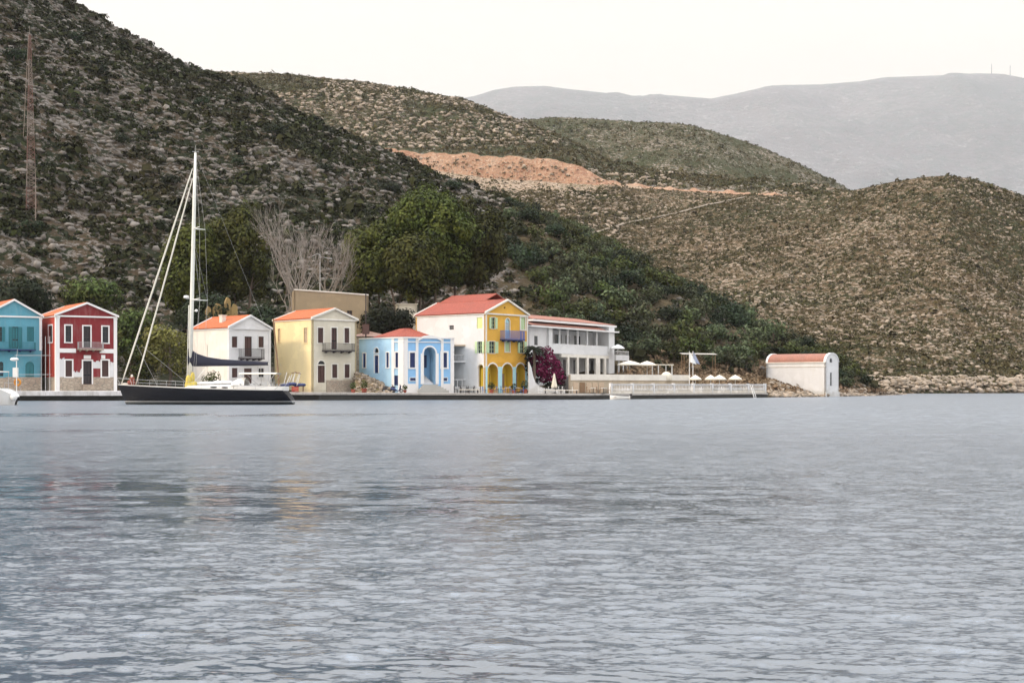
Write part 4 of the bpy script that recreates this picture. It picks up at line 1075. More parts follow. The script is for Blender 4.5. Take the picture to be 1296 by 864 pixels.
# cut corner runs from the front corner back to the side wall
cdir = Vector((math.cos(R(180 - 38)), math.sin(R(180 - 38)), 0)); tmp = Wall((0, 0), (cdir.x, cdir.y), h.root, h.wx); clen = tmp.s(495.7)
cpt = cdir * clen; cut = Wall((cpt.x, cpt.y), (-cdir.x, -cdir.y), h.root, h.wx)
sdir = Vector((-.42, 1, 0)).normalized(); tmp = Wall((cpt.x, cpt.y), (sdir.x, sdir.y), h.root, h.wx); slen = tmp.s(454.5); spt = cpt + sdir * slen
sidew = Wall((spt.x, spt.y), (-sdir.x, -sdir.y), h.root, h.wx)
fr = [f.rect(518.8, 525.2, 446.2, 465), f.rect(559.2, 565.7, 446.2, 465)]; vents = [f.rect(519, 526, 478, 481.6), f.rect(559, 566, 478, 481.6)]; porch = (*f.rect(536.2, 551.2, 439, 486), True)
f.panel('front_wall', m_sky2, [(0, -1.5), (h.w, -1.5), (h.w, hz_), (0, hz_)], [hole_poly(*q_) for q_ in fr + vents + [porch]])
cq = [cut.rect(500.6, 504.3, 446, 465), cut.rect(499, 504.6, 475, 487.5)]
cut.panel('corner_wall', m_sky, [(0, -1.5), (clen, -1.5), (clen, hz_), (0, hz_)], [hole_poly(*q_) for q_ in cq])
sq = [sidew.rect(459.6, 463, 447, 465), sidew.rect(474.2, 479, 449.7, 472), sidew.rect(489.2, 492.2, 446, 465)]; sf = (*sidew.rect(474, 479.2, 440.3, 446.2), True)
sidew.panel('side_wall', m_sky, [(0, -1.5), (slen, -1.5), (slen, hz_), (0, hz_)], [hole_poly(*q_) for q_ in sq + [sf]])
bk = [(h.w, 0), (h.w + .3, 9.5), (spt.x, spt.y)]
for i in range(2): 
    p0, p1 = Vector((*bk[i], 0)), Vector((*bk[i + 1], 0)); w_ = Wall(p0[:2], (p1 - p0)[:2], h.root, h.wx); w_.panel('rear_wall', m_sky, [(0, -1.5), ((p1 - p0).length, -1.5), ((p1 - p0).length, hz_), (0, hz_)], [])
for q_ in fr: window(f, q_, m_navy, m_navy, m_trim, 'closed', m_navy, tw=.22)
for q_ in vents: window(f, q_, m_navy, m_navy, m_trim, tw=.07, muntin=False)
window(cut, cq[0], m_navy, m_navy, m_trim, 'closed', m_navy, tw=.16); window(cut, cq[1], m_navy, m_navy, None, name='door', leaf=m_navy)
window(sidew, sq[0], m_navy, m_navy, m_trim, 'closed', m_navy, tw=.14); window(sidew, sq[2], m_navy, m_navy, m_trim, 'closed', m_navy, tw=.14)
window(sidew, sq[1], m_darkw, m_navy, m_trim, name='door', leaf=m_navy, tw=.14); window(sidew, sf[:4], m_glass, None, m_trim, arch=True, muntin=False, tw=.12)
# the porch: recess with its own walls, steps rising inside and an inner door
s0, s1, z0_, z1_ = porch[:4]; dp = 2.2
po = hole_poly(s0, s1, z0_ - .3, z1_, True, 12); mb = MB(); k = len(po)
for i in range(k):
    a, b = po[i], po[(i + 1) % k]; mb.add([f.at(*a, -.221), f.at(*b, -.221), f.at(b[0], b[1], -dp), f.at(a[0], a[1], -dp)], [(0, 1, 2, 3)])
pm = mb.build('porch', m_sky, h.root); fan_plane(f, po, -dp).build('inner_wall', m_sky2, pm)
mb = MB(); f.bar(mb, s0 + .62, s1 - .42, f.z(3, 465), f.z(3, 449), -dp + .01, -dp + .05); mb.build('door', m_navy, pm)
mb = MB()
for k in range(7): f.bar(mb, s0 + .02, s1 - .02 - .12 * k, z0_ - .28 + .0, z0_ + .02 + .19 * k, -dp * (k + 1) / 8 - .23, -dp * k / 8 - .23)
mb.build('steps', m_white, pm)
mb = MB(); r = (s1 - s0) / 2; c_ = (s0 + s1) / 2; zc = z1_ - r; N = 16
for i in range(N):
    a0, a1 = math.pi * i / N, math.pi * (i + 1) / N; I = [(c_ + r * math.cos(a), zc + r * math.sin(a)) for a in (a0, a1)]; O = [(c_ + (r + .2) * math.cos(a), zc + (r + .2) * math.sin(a)) for a in (a0, a1)]
    mb.add([f.at(*I[0], .07), f.at(*O[0], .07), f.at(*O[1], .07), f.at(*I[1], .07), f.at(*O[0], .002), f.at(*O[1], .002), f.at(*I[0], .002), f.at(*I[1], .002)], [(0, 1, 2, 3), (1, 4, 5, 2), (3, 7, 6, 0)])
f.bar(mb, s0 - .42, s0, z0_, zc, .003, .08); f.bar(mb, s1, s1 + .42, z0_, zc, .003, .08); mb.build('surround', m_trim, pm)
# curved white gable over the porch, corner strips, parapet band, base band
mb = MB(); N = 14; pts = [(s0 - .9 + (s1 - s0 + 1.8) * i / N, hz_ - .28 + .62 * math.sin(math.pi * i / N) ** .8) for i in range(N + 1)]
for i in range(N): mb.add([f.at(pts[i][0], pts[i][1] - .26, .165), f.at(pts[i + 1][0], pts[i + 1][1] - .26, .165), f.at(*pts[i + 1], .165), f.at(*pts[i], .165), f.at(*pts[i + 1], -.2), f.at(*pts[i], -.2)], [(0, 1, 2, 3), (3, 2, 4, 5)])
mb.build('pediment', m_trim, h.root)
mb = MB(); f.bar(mb, -.05, h.w + .05, hz_ - .10, hz_ + .08, .003, .16); f.bar(mb, 0, h.w, hz_ - .62, hz_ - .5, .003, .08); cut.bar(mb, 0, clen, hz_ - .10, hz_ + .07, .003, .15); cut.bar(mb, 0, clen, hz_ - .62, hz_ - .5, .003, .08); sidew.bar(mb, 0, slen, hz_ - .08, hz_ + .06, .003, .10); mb.build('cornice', m_trim, h.root)
for a, b in ((0, .55), (h.w - .5, h.w), (s0 - 1.1, s0 - .75), (s1 + .75, s1 + 1.1)):
    mb = MB(); f.bar(mb, a, b, -1.5, hz_ - .1, .004, .075); mb.build('pilaster', m_trim, h.root)
for a, b in ((0, .35), (clen - .75, clen)): mb = MB(); cut.bar(mb, a, b, -1.5, hz_ - .1, .004, .075); mb.build('pilaster', m_trim, h.root)
for a, b in ((.551, s0 - 1.11), (s1 + 1.11, h.w - .51)): mb = MB(); f.bar(mb, a, b, -1.5, f.z(3, 485.5), .003, .07); mb.build('base_band', m_trim, h.root)
mb = MB(); zf = f.z(c_, 486.3)
for k in range(5): f.bar(mb, s0 - .2 - .28 * k, s1 + .2 + .28 * k, -1.0, zf - .19 * k, .08 + .28 * k + (.001 if k else 0), .08 + .28 * (k + 1))
mb.build('front_steps', paint('grey_step_stone', (.42, .41, .38), .9, .1, 1), h.root)
outer = [Vector((.25, .25, hz_ - .05)), Vector((h.w - .25, .25, hz_ - .05)), Vector((h.w + .1, 9.3, hz_ - .05)), Vector((spt.x + .3, spt.y - .2, hz_ - .05)), Vector((cpt.x + .3, cpt.y + .1, hz_ - .05))]
MB().add(outer, [(0, 1, 2, 3, 4)]).build('flat_roof', m_conc, h.root)
cen = sum(outer, Vector()) / 5; corners = [c.lerp(cen, .30) + Vector((-.3, .6, .06)) for c in outer]
ra, rb = cen + Vector((-.3, .2, h.fz(414.5) - cen.z)), cen + Vector((-.6, 1.8, h.fz(414.8) - cen.z))
mb = MB(); base = [c + Vector((0, 0, .09)) for c in corners]
roof_slope(mb, base[0], base[1], ra, ra + Vector((.6, 0, 0)), .3, .04, .06); roof_slope(mb, base[1], base[2], ra + Vector((.6, 0, 0)), rb + Vector((.6, 0, 0)), .3, .04, .06)
roof_slope(mb, base[2], base[3], rb + Vector((.6, 0, 0)), rb, .3, .04, .06); roof_slope(mb, base[3], base[4], rb, ra, .3, .04, .06); roof_slope(mb, base[4], base[0], ra, ra + Vector((.01, 0, 0)), .3, .04, .06)
mb.build('roof', m_roofr, h.root)

# ---- yellow and white house
h = House('yellow_house', 'tall ochre yellow house with a long white side wall, blue balcony and three arches', 186.5, 526, 614.5, 668, 50, 1.05)
f = h.front; sdw = h.side; ze, zr = h.fz(396), h.fz(378.7); w_ = h.w
up = [f.rect(621.6, 626.5, 401.7, 415.8), (*f.rect(639.5, 645, 403, 428), True), f.rect(659, 664.6, 401.7, 416.8)]
md = [f.rect(618.8, 626.2, 432, 446.8), f.rect(639.2, 645, 432, 445), f.rect(657.8, 663.2, 432, 446.5)]
ar = [(*f.rect(616.6, 630, 460.2, 491), True), (*f.rect(635.2, 648.6, 460.2, 491), True), (*f.rect(652.8, 664.4, 460.2, 491), True)]
pz = [f.rect(637.8, 639.6, 388, 390.6)]
su = [sdw.rect(603.5, 610.5, 401.5, 415.5), sdw.rect(604.6, 610.2, 432, 446.8), sdw.rect(568.6, 574.2, 411.7, 417)]; sa = (*sdw.rect(605.3, 612, 461, 489), True)
rf = h.gable(ze, zr, m_ochre, m_white, up + md + ar + pz, su + [sa], m_roofr, m_whitew)
for wl, q in [(f, a) for a in ar] + [(sdw, sa)]:   # arches open onto a shallow arcade of their own
    po = hole_poly(*q[:4], True, 12); mb = MB(); k = len(po)
    for i in range(k): a, b = po[i], po[(i + 1) % k]; mb.add([wl.at(*a, -.221), wl.at(*b, -.221), wl.at(b[0], b[1], -1.1), wl.at(a[0], a[1], -1.1)], [(0, 1, 2, 3)])
    am = mb.build('arch', m_ochre2, h.root); fan_plane(wl, po, -1.1).build('inner_wall', m_ochre2, am)
    s0, s1, z0_, z1_ = q[:4]; wd = s1 - s0
    mb = MB(); wl.bar(mb, s0 + wd * .12, s0 + wd * .30, z0_, z1_ - wd * .35, -.6, -.55); mb.build('shutter', m_mint, am)
    mb = MB(); wl.bar(mb, s0 + wd * .42, s1 - wd * .2, z0_, z1_ - wd * .6, -1.09, -1.04); mb.build('door', m_wood, am)
    r = wd / 2; c_ = (s0 + s1) / 2; zc = z1_ - min(r, z1_ - z0_); mb = MB()
    for i in range(14):
        a0, a1 = math.pi * i / 14, math.pi * (i + 1) / 14; I = [(c_ + r * math.cos(a), zc + r * math.sin(a)) for a in (a0, a1)]; O = [(c_ + (r + .2) * math.cos(a), zc + (r + .2) * math.sin(a)) for a in (a0, a1)]
        mb.add([wl.at(*I[0], .06), wl.at(*O[0], .06), wl.at(*O[1], .06), wl.at(*I[1], .06), wl.at(*O[0], .002), wl.at(*O[1], .002)], [(0, 1, 2, 3), (1, 4, 5, 2)])
    mb.build('surround', m_whitew, am)
zs = f.z(4, 465.5)
for a, b in ((0, ar[0][0]), (ar[0][1], ar[1][0]), (ar[1][1], ar[2][0]), (ar[2][1], w_)):
    mb = MB(); f.bar(mb, a + .02, b - .02, -1.5, zs, .004, .065); f.bar(mb, a - .02, b + .02, zs + .001, zs + .14, .004, .10); mb.build('pilaster', m_aqua, h.root)
for a, b in ((0, .24), (w_ - .24, w_)): mb = MB(); f.bar(mb, a, b, zs + .15, ze - .17, .004, .06); mb.build('pilaster', m_whitew, h.root)
window(f, up[0], m_glass, m_mint, m_whitew, 'open', m_mint, tw=.07); window(f, up[1][:4], m_aqua, m_aqua, m_whitew, arch=True, name='door', leaf=m_ironp, tw=.1); window(f, up[2], m_mint, m_mint, m_whitew, 'closed', m_mint, tw=.2)
window(f, md[0], m_glass, m_mint, m_whitew, 'open', m_mint, tw=.08); window(f, md[1], m_mint, m_mint, m_whitew, 'closed', m_mint, tw=.14); window(f, md[2], m_glass, m_mint, m_whitew, 'open', m_mint, tw=.08)
window(f, pz[0], m_glass, None, None, muntin=False)
m_lime = plain('pale_lime_shutter_paint', (.72, .78, .34), .6)
window(sdw, su[0], m_lime, m_lime, None, 'closed', m_lime); window(sdw, su[1], m_glass, m_mint, None, 'open', m_mint); window(sdw, su[2], m_glass, m_ironp, None)
balcony(f, (f.s(632.5), f.s(658), f.z(4, 429.5), f.z(4, 418.5)), .95, m_blue, m_navy, .11)
mb = MB(); f.bar(mb, 0, w_, f.z(2, 459.3), f.z(2, 457.5), .003, .05); mb.build('string_course', m_ochre, h.root)
ann = empty('red_roofed_house', (PX(598, 204), 204, 1.5), R(50)); tag(ann, 'dark red roof ridge of a house hidden behind the yellow and white house', 'house')
mb = MB(); zt = PZ(374, 204) - 1.5; roof_slope(mb, (-3.5, 4, zt - 1.5), (-3.5, -4.6, zt - 1.5), (0, 4, zt), (0, -4.6, zt)); roof_slope(mb, (3.5, -4.6, zt - 1.5), (3.5, 4, zt - 1.5), (0, -4.6, zt), (0, 4, zt)); mb.build('roof', m_roofr, ann)
MB().box((-3.3, -4.4, 0), (3.3, 3.8, zt - 1.6)).build('wall', m_red, ann)

# ---- small white annex with terrace and awning between the blue and the yellow building
x0 = PX(577, 188); an = empty('white_annex', (x0, 188.5, .95), R(12)); tag(an, 'low white annex with a flat canopy squeezed between the blue and the yellow house', 'building')
W = 4.2
mb = MB().box((-1.2, 3.0, -1), (W, 8, 4.1)).box((-1.2, 2.9, 4.101), (W, 8.1, 4.3)); mb.build('wall', m_white, an)
mb = MB().box((-1.2, 0, 6.1), (W - .8, 7, 6.28)); mb.build('canopy', m_wood2, an)
for x_ in (-.9, 1.2, W - 1.1): MB().tube([(x_, .3, 4.3), (x_, .3, 6.1)], .06).build('post', m_pole, an)
mb = MB()
for k in range(14): mb.box((-1.1 + k * .36, .12, 4.15), (-1.03 + k * .36, .18, 4.9))
mb.box((-1.2, .1, 4.9), (W, .2, 4.98)); mb.build('railing', m_ironp, an)
MB().box((-1.2, 0, 3.95), (W, 3.0, 4.14)).build('terrace_slab', m_white, an)
for x_ in (-1.0, 1.6, W - .3): MB().tube([(x_, .3, -.2), (x_, .3, 3.95)], .12, 8).build('post', m_pole, an)
for a, b, c_, d in ((-.8, .3, 0, 2.3), (.9, 1.9, .9, 2.3), (2.4, 3.4, .9, 2.3)):
    p = MB().box((a, 2.93, c_ - .3), (b, 2.99, d)).build('door' if c_ == 0 else 'window', m_darkw, an)
    MB().box((a - .1, 2.95, d + .002), (b + .1, 2.985, d + .1)).build('lintel', m_wood2, p)
mb = MB()
for k in range(8): mb.box((-1.1 + k * .62, .05, .75), (-.98 + k * .62, .15, 1.6))
mb.box((-1.2, 0, 1.6), (W, .2, 1.72)).box((-1.2, 0, -1), (W, .22, .75)); mb.build('balustrade', m_white, an)

# ---- long white hotel like building
A = Vector((PX(670, 195), 195, 1.0)); B = Vector((PX(775, 217), 217, 0)); dv = B - A; ang = math.atan2(dv.y, dv.x); LW = math.hypot(dv.x, dv.y)
ho_ = empty('white_long_building', A, ang); tag(ho_, 'long white two storey building with red roof edges, loggia and ground floor colonnade', 'building')
wx = lambda v: Vector((A.x + v.x * math.cos(ang) - v.y * math.sin(ang), A.y + v.x * math.sin(ang) + v.y * math.cos(ang), A.z)); f = Wall((0, 0), (1, 0), ho_, wx)
zl = lambda py: f.z(0, py)         # heights read at the near end
zR = lambda py: f.z(LW, py)
sB = lambda px: f.s(px); dpt = 9.0
z_r1, z_r2, z_fl, z_gf = zR(412), zR(421), zR(448), zR(472)
mb = MB(); f.bar(mb, 0, sB(694), -1, z_r2 - .02, -dpt, 0); mb.build('left_wing', m_white, ho_)
wl = Wall((0, 0), (1, 0), ho_, wx)
for a, b in ((676.2, 680.2),):
    q = (sB(a), sB(b), zl(436), zl(424.5)); p = MB(); wl.bar(p, q[0], q[1], q[2], q[3], .004, .03); p = p.build('window', m_glass, ho_); p2 = MB(); wl.bar(p2, q[0] - .1, q[1] + .1, q[3] + .002, q[3] + .1, .004, .06); p2.build('surround', m_trim, p)
mb = MB(); f.bar(mb, sB(694) + .01, LW, -1, z_r2, -dpt, -2.4); mb.build('rear_wall', m_white, ho_)
# loggia floor, parapet, columns and end pier
mb = MB(); f.bar(mb, sB(694) + .01, LW - .01, z_fl - .28, z_fl - .02, -2.39, .35); mb.build('floor_slab', m_white, ho_)
zp = zR(438.5)
mb = MB(); f.bar(mb, sB(696.6), sB(768) - .01, z_fl - .018, zp, .05, .2); mb.build('parapet', m_white, ho_)
for px_ in (707, 717.3, 730, 742, 754): mb = MB(); s = sB(px_); f.bar(mb, s - .12, s + .12, zp + .002, z_r2 - .02, .03, .22); mb.build('column', m_white, ho_)
for a, b in ((692, 696.5), (768, 775)): mb = MB(); f.bar(mb, sB(a), sB(b), -1, z_r1 - .3 if a > 700 else z_r2, -2.38, .36); mb.build('pier', m_white, ho_)
for a, b in ((697.5, 703.5), (708.5, 713.5), (719.5, 728), (733.5, 737.8), (744.5, 751.7)):
    s0, s1 = sB(a) * .985 + .4, sB(b) * .985 + .4; mb = MB(); f.bar(mb, s0, s1, z_fl, zR(426.5), -2.398, -2.36); p = mb.build('window', m_glass, ho_)
    mb = MB(); f.bar(mb, s0 + .05, s1 - .05, z_fl + .9, z_fl + .98, -2.359, -2.33); f.bar(mb, (s0 + s1) / 2 - .04, (s0 + s1) / 2 + .04, z_fl, zR(427.5), -2.359, -2.34); mb.build('frame', m_aqua, p)
# roofs: lower pent roof, upper slab with red tiles
mb = MB(); f.bar(mb, -.6, LW + .9, z_r2, z_r2 + .2, -.3, .75); mb.build('eaves_slab', m_trim, ho_)
mb = MB(); roof_slope(mb, f.at(-.6, z_r2 + .2, .7), f.at(LW * .86, z_r2 + .2, .7), f.at(-.6, z_r2 + 1.0, -1.6), f.at(LW * .86, z_r2 + 1.0, -1.6), .3, .05, .05); mb.build('lower_roof', m_roofp, ho_)
mb = MB(); f.bar(mb, sB(694), LW - .4, z_r2 + .21, z_r1 - .28, -dpt + 1, -1.62); mb.build('attic_wall', m_white, ho_)
mb = MB(); f.bar(mb, sB(672), LW + .9, z_r1 - .27, z_r1, -dpt, .3); mb.build('roof_slab', m_trim, ho_)
mb = MB(); a0 = sB(673); roof_slope(mb, f.at(a0, z_r1 + .0, .25), f.at(LW + .5, z_r1, .25), f.at(a0, z_r1 + .9, -4.3), f.at(LW - 3, z_r1 + .9, -4.3), .3, .05, .05); roof_slope(mb, f.at(LW + .5, z_r1, -dpt + .2), f.at(a0, z_r1, -dpt + .2), f.at(LW - 3, z_r1 + .9, -4.3), f.at(a0, z_r1 + .9, -4.3), .3, .05, .05)
roof_slope(mb, f.at(LW + .5, z_r1, .25), f.at(LW + .5, z_r1, -dpt + .2), f.at(LW - 3, z_r1 + .9, -4.3), f.at(LW - 3, z_r1 + .9, -4.31), .3, .05, .05); mb.build('roof', m_roofp, ho_)
# ground floor
mb = MB(); f.bar(mb, sB(708), LW, z_fl - .75, z_fl - .29, .02, .34); mb.build('beam', m_whitew, ho_)
for a, b in ((716, 718.2), (728, 730.2), (740.2, 742.8), (752, 757.2), (762.5, 765)): mb = MB(); f.bar(mb, sB(a), sB(b), z_gf - 1.0, z_fl - .752, .03, .33); mb.build('column', m_whitew, ho_)
for a, b in ((710, 715), (719, 727), (731, 739), (744, 751), (758, 762), (765.5, 768)):
    mb = MB(); f.bar(mb, sB(a), sB(b), z_gf - .8, z_fl - 1.0, -2.398, -2.34); p = mb.build('door', m_glass, ho_); mb = MB(); f.bar(mb, sB(a) + .05, sB(a) + .13, z_gf - .8, z_fl - 1.02, -2.338, -2.3); f.bar(mb, sB(b) - .13, sB(b) - .05, z_gf - .8, z_fl - 1.02, -2.338, -2.3); mb.build('frame', m_ironp, p)
# right hand low wing with roof terrace
c0_ = LW + .01; c1_ = LW + 4.6
mb = MB(); f.bar(mb, c0_, c1_, zR(456), zR(449), -5, .6); mb.build('terrace_slab', m_white, ho_)
mb = MB(); f.bar(mb, c0_, c1_ - .3, -1, zR(456) - .01, -5, -2.6); mb.build('side_wing', paint('grey_blue_render', (.30, .33, .40), .8), ho_)  # wing walls in a plain grey blue
for s in (c0_ + 1.5, c0_ + 3.1, c1_ - .25): mb = MB(); f.bar(mb, s - .1, s + .1, -1, zR(456) - .01, .2, .4); mb.build('column', m_white, ho_)
mb = MB(); f.bar(mb, c0_, c1_, zR(444.5), zR(443.8), .52, .58)
for k in range(12): f.bar(mb, c0_ + .05 + k * .4, c0_ + .09 + k * .4, zR(449) + .001, zR(444.5), .53, .57)
mb.build('railing', m_pole, ho_)

# ---- chapel
h = House('chapel', 'small white barrel vaulted chapel with faded red roof on the rocky point', 233, 969.7, 1045, 1061.5, 50, .55, 'chapel')
f = h.front; w_, L_ = h.w, h.L; ze = h.fz(458); zt = h.fz(446.3); N = 14
arc = [(w_ / 2 + w_ / 2 * math.cos(math.pi * i / N), ze + (zt - ze) * math.sin(math.pi * i / N)) for i in range(N + 1)]
sl_ = [f.rect(1050.5, 1053, 471.5, 488)]; nt_ = (*f.rect(1050, 1053.5, 453, 458.5), True)
f.panel('front_wall', m_white, [(0, -1.5), (w_, -1.5)] + arc, [hole_poly(*sl_[0]), hole_poly(*nt_)])
arcb = [(a, b) for a, b in arc]; h.back.panel('rear_wall', m_white, [(0, -1.5), (w_, -1.5)] + arcb, [])
h.side.panel('side_wall', m_white, [(0, -2.5), (L_, -2.5), (L_, ze), (0, ze)], []); h.right.panel('side_wall', m_white, [(0, -1.5), (L_, -1.5), (L_, ze), (0, ze)], [])
mb = MB(); M_ = 20
for i in range(M_):
    a0, a1 = math.pi * i / M_, math.pi * (i + 1) / M_; q = []
    for a in (a0, a1):
        q.append((w_ / 2 + (w_ / 2 + .04) * math.cos(a), ze + (zt - ze - .06) * math.sin(a)))
    mb.add([(q[0][0], .35, q[0][1]), (q[0][0], L_ - .3, q[0][1]), (q[1][0], L_ - .3, q[1][1]), (q[1][0], .35, q[1][1])], [(0, 1, 2, 3)])
mb.build('roof', m_roofp, h.root, True)
for y0, y1 in ((-.06, .38), (L_ - .32, L_ + .06)):
    mb = MB()
    for i in range(M_):
        a0, a1 = math.pi * i / M_, math.pi * (i + 1) / M_
        o = [(w_ / 2 + (w_ / 2 + .06) * math.cos(a), ze + (zt - ze + .06) * math.sin(a)) for a in (a0, a1)]; n_ = [(w_ / 2 + (w_ / 2 - .12) * math.cos(a), ze + (zt - ze - .2) * math.sin(a)) for a in (a0, a1)]
        mb.add([(o[0][0], y0, o[0][1]), (o[0][0], y1, o[0][1]), (o[1][0], y1, o[1][1]), (o[1][0], y0, o[1][1]), (n_[0][0], y0, n_[0][1]), (n_[1][0], y0, n_[1][1]), (n_[0][0], y1, n_[0][1]), (n_[1][0], y1, n_[1][1])],
               [(0, 1, 2, 3), (4, 0, 3, 5), (1, 6, 7, 2)])
    mb.build('parapet', m_white, h.root)
mb = MB(); h.side.bar(mb, 0, L_, ze - .12, ze + .04, .003, .14); h.side.bar(mb, 0, L_, ze - .75, ze - .66, .003, .08); mb.build('cornice', m_whitew, h.root)
window(f, sl_[0], m_glass, m_ironp, None); window(f, nt_[:4], m_glass, None, None, arch=True, muntin=False)
mb = MB(); f.bar(mb, -.1, w_ + .1, -1.5, .25, .003, .14); mb.build('base_step', m_white, h.root)

# ---- tan flat roofed building, ruin, little hut and a dull hip roof behind the front row
t_ = House('tan_building', 'tan flat roofed building rising behind the cream house', 196, 344, 372, 466.5, 12, 4.0, 'building', L=8)
f = t_.front; zt = t_.fz(370); qs = [f.rect(439, 446, 393, 400.5), f.rect(428, 433, 392, 396)]
f.panel('front_wall', m_tan, [(0, -3), (t_.w, -3), (t_.w, zt - .3), (t_.w * .55, zt), (0, zt + .3)], [hole_poly(*q) for q in qs])
for q in qs: window(f, q, m_darkw, m_wood, None)
t_.side.panel('side_wall', m_tan, [(0, -3), (t_.L, -3), (t_.L, zt + .3), (0, zt + .3)], []); t_.right.panel('side_wall', m_tan, [(0, -3), (t_.L, -3), (t_.L, zt - .3), (0, zt - .3)], [])
MB().add([(0, 0, zt + .25), (t_.w, 0, zt - .35), (t_.w, t_.L, zt - .35), (0, t_.L, zt + .25)], [(0, 1, 2, 3)]).build('roof', m_tan, t_.root)
mb = MB(); mb.add([f.at(0, zt + .3, .08), f.at(t_.w * .55, zt, .08), f.at(t_.w, zt - .3, .08), f.at(t_.w, zt - .12, .08), f.at(t_.w * .55, zt + .18, .08), f.at(0, zt + .48, .08), f.at(0, zt + .48, -.3), f.at(t_.w * .55, zt + .18, -.3), f.at(t_.w, zt - .12, -.3)], [(0, 1, 4, 5), (1, 2, 3, 4), (5, 4, 7, 6), (4, 3, 8, 7)]); mb.build('coping', m_whitew, t_.root)
x_ = PX(284, 197); rn = empty('ruined_house', (x_, 197, 3.0), R(30)); tag(rn, 'ruined yellow walls with broken tops above the roof of the small white house', 'ruin')
for k, (a, b, t, top) in enumerate([(-2.6, -1.9, 0, 388), (-1.6, -.3, 0, 384), (.1, .9, 0, 376), (1.0, 1.9, 0, 384)]):
    zt = PZ(top, 197) - 3; mb = MB(); pts = [(a, -1), (b, -1), (b, zt - .4), (b - (b - a) * .3, zt - .1), (a + (b - a) * .4, zt), (a, zt - .7)]
    mb.add([(p[0], 0, p[1]) for p in pts] + [(p[0], .5, p[1]) for p in pts], [(0, 1, 2, 3, 4, 5), (11, 10, 9, 8, 7, 6)] + [(i, i + 6, (i + 1) % 6 + 6, (i + 1) % 6) for i in range(6)]); mb.build('wall', m_tanr, rn)
hu = House('pale_hut', 'little pale flat roofed hut among the trees left of the white side wall', 206, None, 503.5, 528, 10, 6.0, 'hut', L=3.5)
zt = hu.fz(385); f = hu.front; q = f.rect(512, 518, 392, 400); f.panel('front_wall', m_cream, [(0, -3), (hu.w, -3), (hu.w, zt), (0, zt)], [hole_poly(*q)]); window(f, q, m_darkw, m_wood, None)
hu.right.panel('side_wall', m_cream, [(0, -3), (hu.L, -3), (hu.L, zt), (0, zt)], []); hu.side.panel('side_wall', m_cream, [(0, -3), (hu.L, -3), (hu.L, zt), (0, zt)], [])
MB().box((-.1, -.1, zt), (hu.w + .1, hu.L, zt + .12)).build('roof', m_cream, hu.root)
x_ = PX(468, 195.5); gr = empty('low_tiled_building', (x_, 195.5, 2), R(20)); tag(gr, 'low building with a dull brown tiled hip roof behind the pale blue building', 'building')
zt = PZ(420, 195.5) - 2; ze = PZ(427, 195.5) - 2; mb = MB(); q = [(-2.6, -2.5, ze), (2.6, -2.5, ze), (2.6, 2.5, ze), (-2.6, 2.5, ze)]
for i in range(4): a, b = q[i], q[(i + 1) % 4]; roof_slope(mb, a, b, (0, 0, zt), (.01, 0, zt), .3, .04, .05)
mb.build('roof', m_roofg, gr); MB().box((-2.4, -2.3, -2), (2.4, 2.3, ze)).build('wall', m_stone, gr)
# ------------------------------------------------------------------ quay
def quay():
    pxs = np.arange(-900, 973, 8.0); d = ip(QD, pxs); z = ip(QZ, pxs)
    def strip(y0, z0, y1, z1, name, mat, kind='structure'):
        V = []; Fc = []
        for i, p in enumerate(pxs):
            for yy, zz in ((d[i] + y0[i], z0[i]), (d[i] + y1[i], z1[i])): V.append((PX(p, d[i]) * 1.0, yy, zz))
        for i in range(len(pxs) - 1): Fc.append((2 * i, 2 * i + 2, 2 * i + 3, 2 * i + 1))
        return V, Fc
    o = np.ones_like(pxs)
    under = np.where(pxs < 400, .9, .35)
    cap = ip([(-900, .55), (150, .55), (220, .35), (420, .28), (970, .22)], pxs)
    def add(name, mat, secs):
        V = []; Fc = []; k = len(secs)
        for i, p in enumerate(pxs):
            for yy, zz in secs: V.append((PX(p, d[i]), d[i] + yy[i], zz[i]))
        for i in range(len(pxs) - 1):
            for j in range(k - 1): a = i * k + j; Fc.append((a, a + k, a + k + 1, a + 1))
        return tag(mesh_obj(name, V, Fc, mat), kind='structure')
    # cap: underside, face, top; then a dark wet wall under it
    add('quay', m_concq, [(under, z - cap), (0 * o, z - cap), (0 * o, z - .04), (.04 * o, z), (7.5 * o, z + .01)])
    add('quay_wall', m_wet, [(under, -1.5 * o), (under, z - cap - .004)])
t = NT('quay_concrete_edge'); co = t.coords(); sp = t.new('ShaderNodeSeparateXYZ'); t.link(co, sp.inputs[0])
n1 = t.noise(.35, 5, .65, co); n2 = t.noise(3, 4, .6, co); n3 = t.noise(1.2, 5, .7, t.coords((2.2, 1, .2)))
left = t.ramp(t.math('ADD', t.math('MULTIPLY', sp.outputs[0], .02), 1.1), [(.28, 1), (.42, 0)])
b = t.mix(left, (.36, .33, .30), (.66, .65, .67)); b = t.mix(t.ramp(n1, [(.4, 0), (.7, .6)]), b, (.25, .23, .20))
b = t.mix(t.ramp(n3, [(.5, 0), (.7, .55)]), b, (.10, .09, .075)); b = t.mix(t.math('MULTIPLY', n2, .4), b, (.4, .38, .35))
t.color(b); t.rough(.9); t.bump(n2, .4, .05); m_concq = t.m
quay()
def gz(px): return float(ip(QZ, px))

